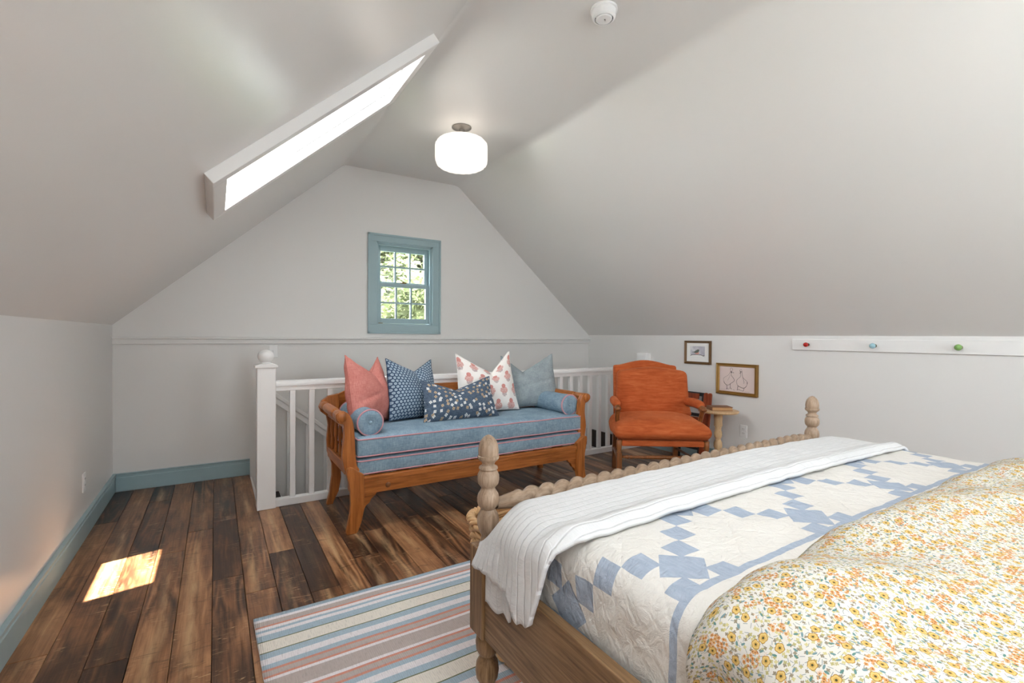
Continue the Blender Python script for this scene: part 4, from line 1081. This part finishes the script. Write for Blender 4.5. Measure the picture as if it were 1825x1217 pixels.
def pillow(name, label, mat, loc, w, h, t, yaw, tilt, chop, roll=0, seed=0, back=None, sq=.0, nx=0):
    """scatter cushion standing on its lower edge; local x right, z up, -y front"""
    N = 44
    rr = random.Random(seed); ph = [rr.uniform(0, 6) for _ in range(6)]
    def sheet(sgn):
        def fn(i, j):
            u, v = 2*i-1, 2*j-1
            au, av = abs(u), abs(v)
            # concave edges, pointed corners
            x = u*w/2*(1-.09*(1-av**2.0)); z = v*h/2*(1-.05*(1-au**2.2))
            # karate chop at the top centre
            un = (u-nx)/(1-nx) if u > nx else (nx-u)/(1+nx)
            c = max(0, 1-un*1.02)**1.1*max(0, (v+.35)/1.35)**1.8
            z -= chop*c*(1+.15*math.sin(ph[0]))
            x *= 1-.07*max(0, v)*chop/.1*au
            th = ((1-au**2.3)*(1-av**2.3))
            th = max(0, th)**.5*t/2
            th *= 1+.22*(-v)*.8
            th *= 1-.45*math.exp(-((u-nx)/.16)**2)*max(0, v)*chop/.1
            wr = .007*mnoise.noise((u*2.2+ph[1], v*2.6+ph[2], sgn)) + .004*mnoise.noise((u*6+ph[3], v*5, sgn*2))
            # radiating crease from the chop
            wr -= .014*math.exp(-((u-nx-.15*(v-.6))/.06)**2)*max(0, v)*chop/.1 + .008*math.exp(-((v+.15-.2*u)/.07)**2)*(.5+.5*math.sin(u*2.5+ph[4]))
            y = sgn*(th+wr*min(1, th/.02))
            z -= sq*(1-au**2)*(max(0, -v))**4
            return Vector((x, y, z+h/2))
        return fn
    mtx = T(*loc) @ RZ(yaw) @ RX(tilt) @ RY(roll)
    mb = MB()
    for sgn in (-1, 1):
        f = sheet(sgn)
        mb.grid(lambda i, j: mtx @ f(i, j), N, N, lambda i, j: ((i-.5)*w, (j-.5)*h), 0 if sgn < 0 else (1 if back else 0))
    o = mb.build(name, [mat, back] if back else mat, smooth=True)
    tag(o, label, 'pillow', 'scatter pillows on the daybed')
    f = sheet(-1); E = []
    for (a, b) in (((0, 0), (1, 0)), ((1, 0), (1, 1)), ((1, 1), (0, 1)), ((0, 1), (0, 0))):
        for k in range(N): t_ = k/N; E.append(mtx @ f(a[0]+(b[0]-a[0])*t_, a[1]+(b[1]-a[1])*t_))
    MB().tube(E, .003, 5, True).build('edge_seam', back or mat, o, smooth=True, world=False)
    return o
D2 = math.radians
pillow('throw_pillow', 'plain pink linen pillow leaning beside the left bolster', M['pink_linen'], (.965, 3.45, .606), .50, .50, .22, D2(46), D2(-12), .13, D2(4), 1, nx=.25)
pillow('throw_pillow', 'slate blue pillow printed with rows of pale dots', M['dots'], (1.305, 3.50, .606), .46, .47, .19, D2(16), D2(-14), .10, D2(3), 2, nx=.15)
pillow('throw_pillow', 'white pillow block-printed with pink flowers', M['block'], (1.965, 3.50, .606), .56, .51, .18, D2(-6), D2(-13), .15, D2(-2), 3, nx=.2)
pillow('throw_pillow', 'plain grey-blue linen pillow beside the right bolster', M['grey_linen'], (2.43, 3.555, .606), .55, .48, .18, D2(-16), D2(-12), .13, D2(-2), 4, nx=-.2)
pillow('lumbar_pillow', 'small oblong slate pillow with white and tan flowers, front centre', M['navyfloral'], (1.615, 3.30, .606), .63, .33, .17, D2(-3), D2(-22), .10, D2(-1), 5, nx=-.08)

# ------------------------------------------------------------------ armchair
AR = D2(-34.4)
ac = thing('armchair', 'wide low orange velvet armchair with wooden legs and padded arms', 'armchair', (3.107, 2.636, 0), AR)
def bl(mb, *a, **k): return mb.build(*a, world=False, **k)
for sx in (-1, 1):
    x = sx*.354
    l = bl(MB().box(x-.021, x+.021, -.021, .021, .16, .302), 'leg', M['walnut'], ac, bevel=.004)
    bl(MB().lathe([(.018, .300), (.02, .308), (.016, .316), (.020, .33), (.022, .36), (.022, .40)], 18, T(x, 0, 0)), 'leg_top', M['walnut'], l, smooth=True)
    bl(MB().lathe([(.014, 0), (.018, .01), (.018, .03), (.013, .045), (.019, .08), (.021, .11), (.015, .14), (.020, .16)], 18, T(x, 0, 0)), 'leg_foot', M['walnut'], l, smooth=True)
    xr = sx*.285
    bl(MB().prism([(.57, .36), (.62, .36), (.655, .0), (.615, .0)], 'x', xr-.02, xr+.02), 'leg', M['walnut'], ac, bevel=.003)
    # arm
    bl(MB().tube(spline([(sx*.352, .12, .40), (sx*.345, .14, .50), (sx*.350, .12, .58), (sx*.352, .085, .640)], 6), [.016]*9+[.019]*6+[.021]*4, 10), 'arm_post', M['walnut'], ac, smooth=True)
    arm = bl(MB().tube(spline([(sx*.352, .06, .632), (sx*.352, .09, .652), (sx*.345, .25, .660), (sx*.325, .42, .650), (sx*.30, .58, .645)], 6), [.012, .020, .024, .026, .026]+[.024]*20, 10), 'arm_rail', M['walnut'], ac, smooth=True)
    n_ = 15; cp = spline([(sx*.352, .105, .672), (sx*.345, .25, .680), (sx*.327, .42, .670), (sx*.305, .56, .662)], 5)
    bl(MB().tube(cp, [.018, .03, .036]+[.037]*(len(cp)-5)+[.033, .02], 14), 'arm_pad', M['orange'], arm, smooth=True)
bl(MB().lathe([(.01, 0), (.012, .03), (.017, .05), (.010, .06), (.016, .075), (.011, .09), (.014, .2), (.017, .33), (.014, .46), (.011, .57), (.016, .585), (.010, .60), (.017, .61), (.012, .63), (.01, .664)], 16, T(-.332, 0, .262) @ RY(PI/2)), 'stretcher', M['walnut'], ac, smooth=True)
for sx in (-1, 1):
    bl(MB().tube([(sx*.35, .02, .2), (sx*.29, .62, .2)], .012, 10), 'stretcher', M['walnut'], ac, smooth=True)
bl(MB().rbox(.668, .05, .048, .012, 6, None, (0, .01, .376)), 'front_seat_rail', M['orange'], ac, smooth=True)
bl(MB().rbox(.70, .60, .10, .03, 8, lambda p: Vector((p.x*(1-.14*max(0, p.y)/.6), p.y, p.z)), (0, .33, .398)), 'seat_base', M['orange'], ac, smooth=True)
def scush(p):
    u, v = p.x/.385, (p.y-.22)/.26
    e = (1-min(1, abs(u))**3)*(1-min(1, abs(v))**4)
    t = (p.z-.405)/.11
    z = p.z + .055*e*max(0, t) + .05*max(0, v)*t*.4 + .006*mnoise.noise((p.x*5, p.y*5, 1))
    x = p.x*(1+.03*math.sin(max(0, min(1, t))*PI))*(1-.08*max(0, v))
    return Vector((x, p.y - .03*(1-abs(u)**2)*math.sin(max(0, min(1, t))*PI)*(v < 0), z))
bl(MB().rbox(.77, .52, .115, .05, 14, scush, (0, .22, .465)), 'seat_cushion', M['orange'], ac, smooth=True)
# camel-back upholstered panel
def camel(u, base, top, wd): return base + (top-base)*max(0, math.cos(min(1, abs(u)*1.25)*PI/2))**1.4
def lean(p, y0): return p
def bpan(p):
    u = p.x/.295; t = (p.z-.38)/.60
    z = p.z + (.048*max(0, math.cos(min(1, abs(u)*1.15)*PI/2))**1.3)*max(0, t)**3
    return Vector((p.x*(1+.06*(1-t)*0), p.y+.06*t, z))
bl(MB().rbox(.585, .09, .60, .022, 14, bpan, (-.005, .585, .68)), 'back_panel', M['orange'], ac, smooth=True)
def bcush(p):
    u = p.x/.315; t = (p.z-.535)/.40
    z = p.z + (.03*max(0, math.cos(min(1, abs(u)*1.1)*PI/2))**1.3)*max(0, t)**2
    x = p.x*(1+.05*(1-t)) + .03
    if t < .3: x += .03*(1-t/.3)**2*(u > 0)*abs(u)
    e = (1-min(1, abs(u))**4)*(1-min(1, abs(2*t-1))**4)
    y = p.y+.05*t - (.035*e if p.y < .49 else 0) + .006*mnoise.noise((p.x*5, p.z*5, 4))
    return Vector((x, y, z))
bl(MB().rbox(.63, .14, .41, .045, 14, bcush, (0, .475, .735)), 'back_cushion', M['orange'], ac, smooth=True)

# folding chairs leaning on the right wall behind the armchair
def fold_chair(label, x, y0, y1, ztop, mat_f, mat_s, wide):
    t = thing('folding_chair', label, 'chair', (x, (y0+y1)/2, 0))
    return t
f1 = thing('folding_chair', 'folded black-framed chair with red-brown slats behind the armchair', 'chair', (4.09, 3.14, 0))
ln = lambda z: 4.07+.085*z/.7           # leaning towards the wall
def leanbox(mb, y0, y1, z0, z1, th, dx=0):
    vs = []
    for z in (z0, z1):
        for y in (y0, y1):
            for q in (0, th): vs.append((ln(z)+dx+q, y, z))
    mb.add(vs, [(0, 1, 3, 2), (4, 6, 7, 5), (0, 4, 5, 1), (2, 3, 7, 6), (0, 2, 6, 4), (1, 5, 7, 3)]); return mb
for y in (3.005, 3.245): leanbox(MB(), y, y+.03, 0, .69, .02).build('frame_upright', M['black'], f1, bevel=.003)
leanbox(MB(), 3.035, 3.245, .655, .69, .02).build('frame_top', M['black'], f1, bevel=.003)
leanbox(MB(), 3.06, 3.24, .625, .68, .012, -.013).build('back_slat', M['redwood'], f1, bevel=.003)
leanbox(MB(), 3.035, 3.245, .45, .48, .02).build('frame_bar', M['black'], f1, bevel=.003)
leanbox(MB(), 3.04, 3.24, .27, .445, .015, -.016).build('seat_panel', M['redwood'], f1, bevel=.003)
leanbox(MB(), 3.035, 3.245, .12, .145, .02).build('frame_bar', M['black'], f1, bevel=.003)
f2 = thing('folding_chair', 'folded orange-brown wooden chair with round-topped rails next to the table', 'chair', (4.05, 2.95, 0))
for y, mname in ((2.957, 'frame_upright'), (2.912, 'frame_upright')):
    mb = MB(); pts = [(y-.019, 0.0), (y+.019, 0.0)] + arc(y, .683, .019, 0, 180, 8)
    vs = [(ln(z)-.055+q, yy, z) for q in (0, .022) for yy, z in pts]; n = len(pts)
    mb.add(vs, [tuple(range(n)), tuple(range(2*n-1, n-1, -1))] + [(i, (i+1) % n, n+(i+1) % n, n+i) for i in range(n)])
    mb.build(mname, M['redwood'], f2, bevel=.003)
leanbox(MB(), 2.93, 2.939, .1, .6, .018, -.053).build('cross_slat', M['redwood'], f2)

# round side table with book
TX, TY, TZ = 3.94, 2.705, .58
tb = thing('side_table', 'small round pale wood table on a turned pedestal by the armchair', 'table', (TX, TY, 0))
MB().lathe([(.001, TZ-.022), (.165, TZ-.022), (.172, TZ-.018), (.176, TZ-.008), (.174, TZ-.002), (.168, TZ), (.001, TZ)], 48, T(TX, TY, 0)).build('tabletop', M['beige_wood'], tb, smooth=True, angle=40)
MB().lathe([(.05, .03), (.042, .06), (.024, .085), (.022, .10), (.034, .13), (.036, .16), (.024, .195), (.022, .205), (.028, .215), (.038, .245), (.036, .28), (.024, .305), (.022, .315), (.030, .325), (.036, .35), (.035, .375), (.026, .40), (.030, .41), (.028, .42), (.038, .435), (.036, .47), (.040, TZ-.022)], 32, T(TX, TY, 0)).build('pedestal', M['beige_wood'], tb, smooth=True)
MB().lathe([(.15, 0), (.155, .006), (.15, .018), (.08, .028), (.05, .034)], 40, T(TX, TY, 0)).build('base', M['beige_wood'], tb, smooth=True, angle=40)
bkm = T(TX+.012, TY-.005, TZ) @ RZ(D2(-33))
bo = thing('book', 'old brown leather book lying flat on the small round table', 'book', (TX+.012, TY-.005, TZ))
MB().box(-.095, .095, -.065, .065, 0, .004, bkm).box(-.095, .095, -.065, .065, .030, .034, bkm).box(-.097, -.09, -.065, .065, .0, .034, bkm).build('cover', M['leather'], bo, bevel=.0015)
MB().box(-.09, .090, -.061, .061, .004, .030, bkm).build('page_block', M['pages'], bo)

# ------------------------------------------------------------------ outside
struct(MB().box(-60, 60, YF+1.2, 90, -3.4, -3.2).build('ground', M['grass']))
def tree(label, x, y, zc, rad, n, seed):
    r = random.Random(seed)
    t = thing('leafy_tree', label, 'tree', (x, y, -3.2), 0, 'trees outside the window')
    MB().tube([(x, y, -3.2), (x+.1, y, -1), (x-.05, y+.05, zc)], [.22, .17, .08], 10).build('trunk', M['bark'], t, smooth=True)
    mb = MB(); vs = []; fs = []
    cl = [(r.gauss(0, .45), r.gauss(0, .4), r.gauss(0, .45)) for _ in range(60)]
    for k in range(n):
        c = r.choice(cl)
        p = Vector((x+rad*(c[0]+r.gauss(0, .13)), y+rad*(c[1]+r.gauss(0, .13)), zc+rad*(c[2]+r.gauss(0, .13))))
        a = Vector((r.gauss(0, 1), r.gauss(0, 1), r.gauss(0, .6))).normalized(); b = a.orthogonal().normalized(); s = r.uniform(.09, .16)
        bI = len(vs); vs += [p-a*s, p+b*s*.5, p+a*s, p-b*s*.5]; fs.append((bI, bI+1, bI+2, bI+3))
    mb.add(vs, fs); o = mb.build('foliage', M['leaf'], t); o['kind'] = 'stuff'
tree('leafy tree nearest the window, filling the lower panes', 3.9, 12.2, .9, 2.1, 24000, 2)
tree('taller leafy tree filling the upper panes of the window', 6.9, 18.6, 4.3, 3.0, 30000, 1)
tree('leafy tree farthest behind the others outside the window', 13.5, 38, 6.0, 5.0, 24000, 3)
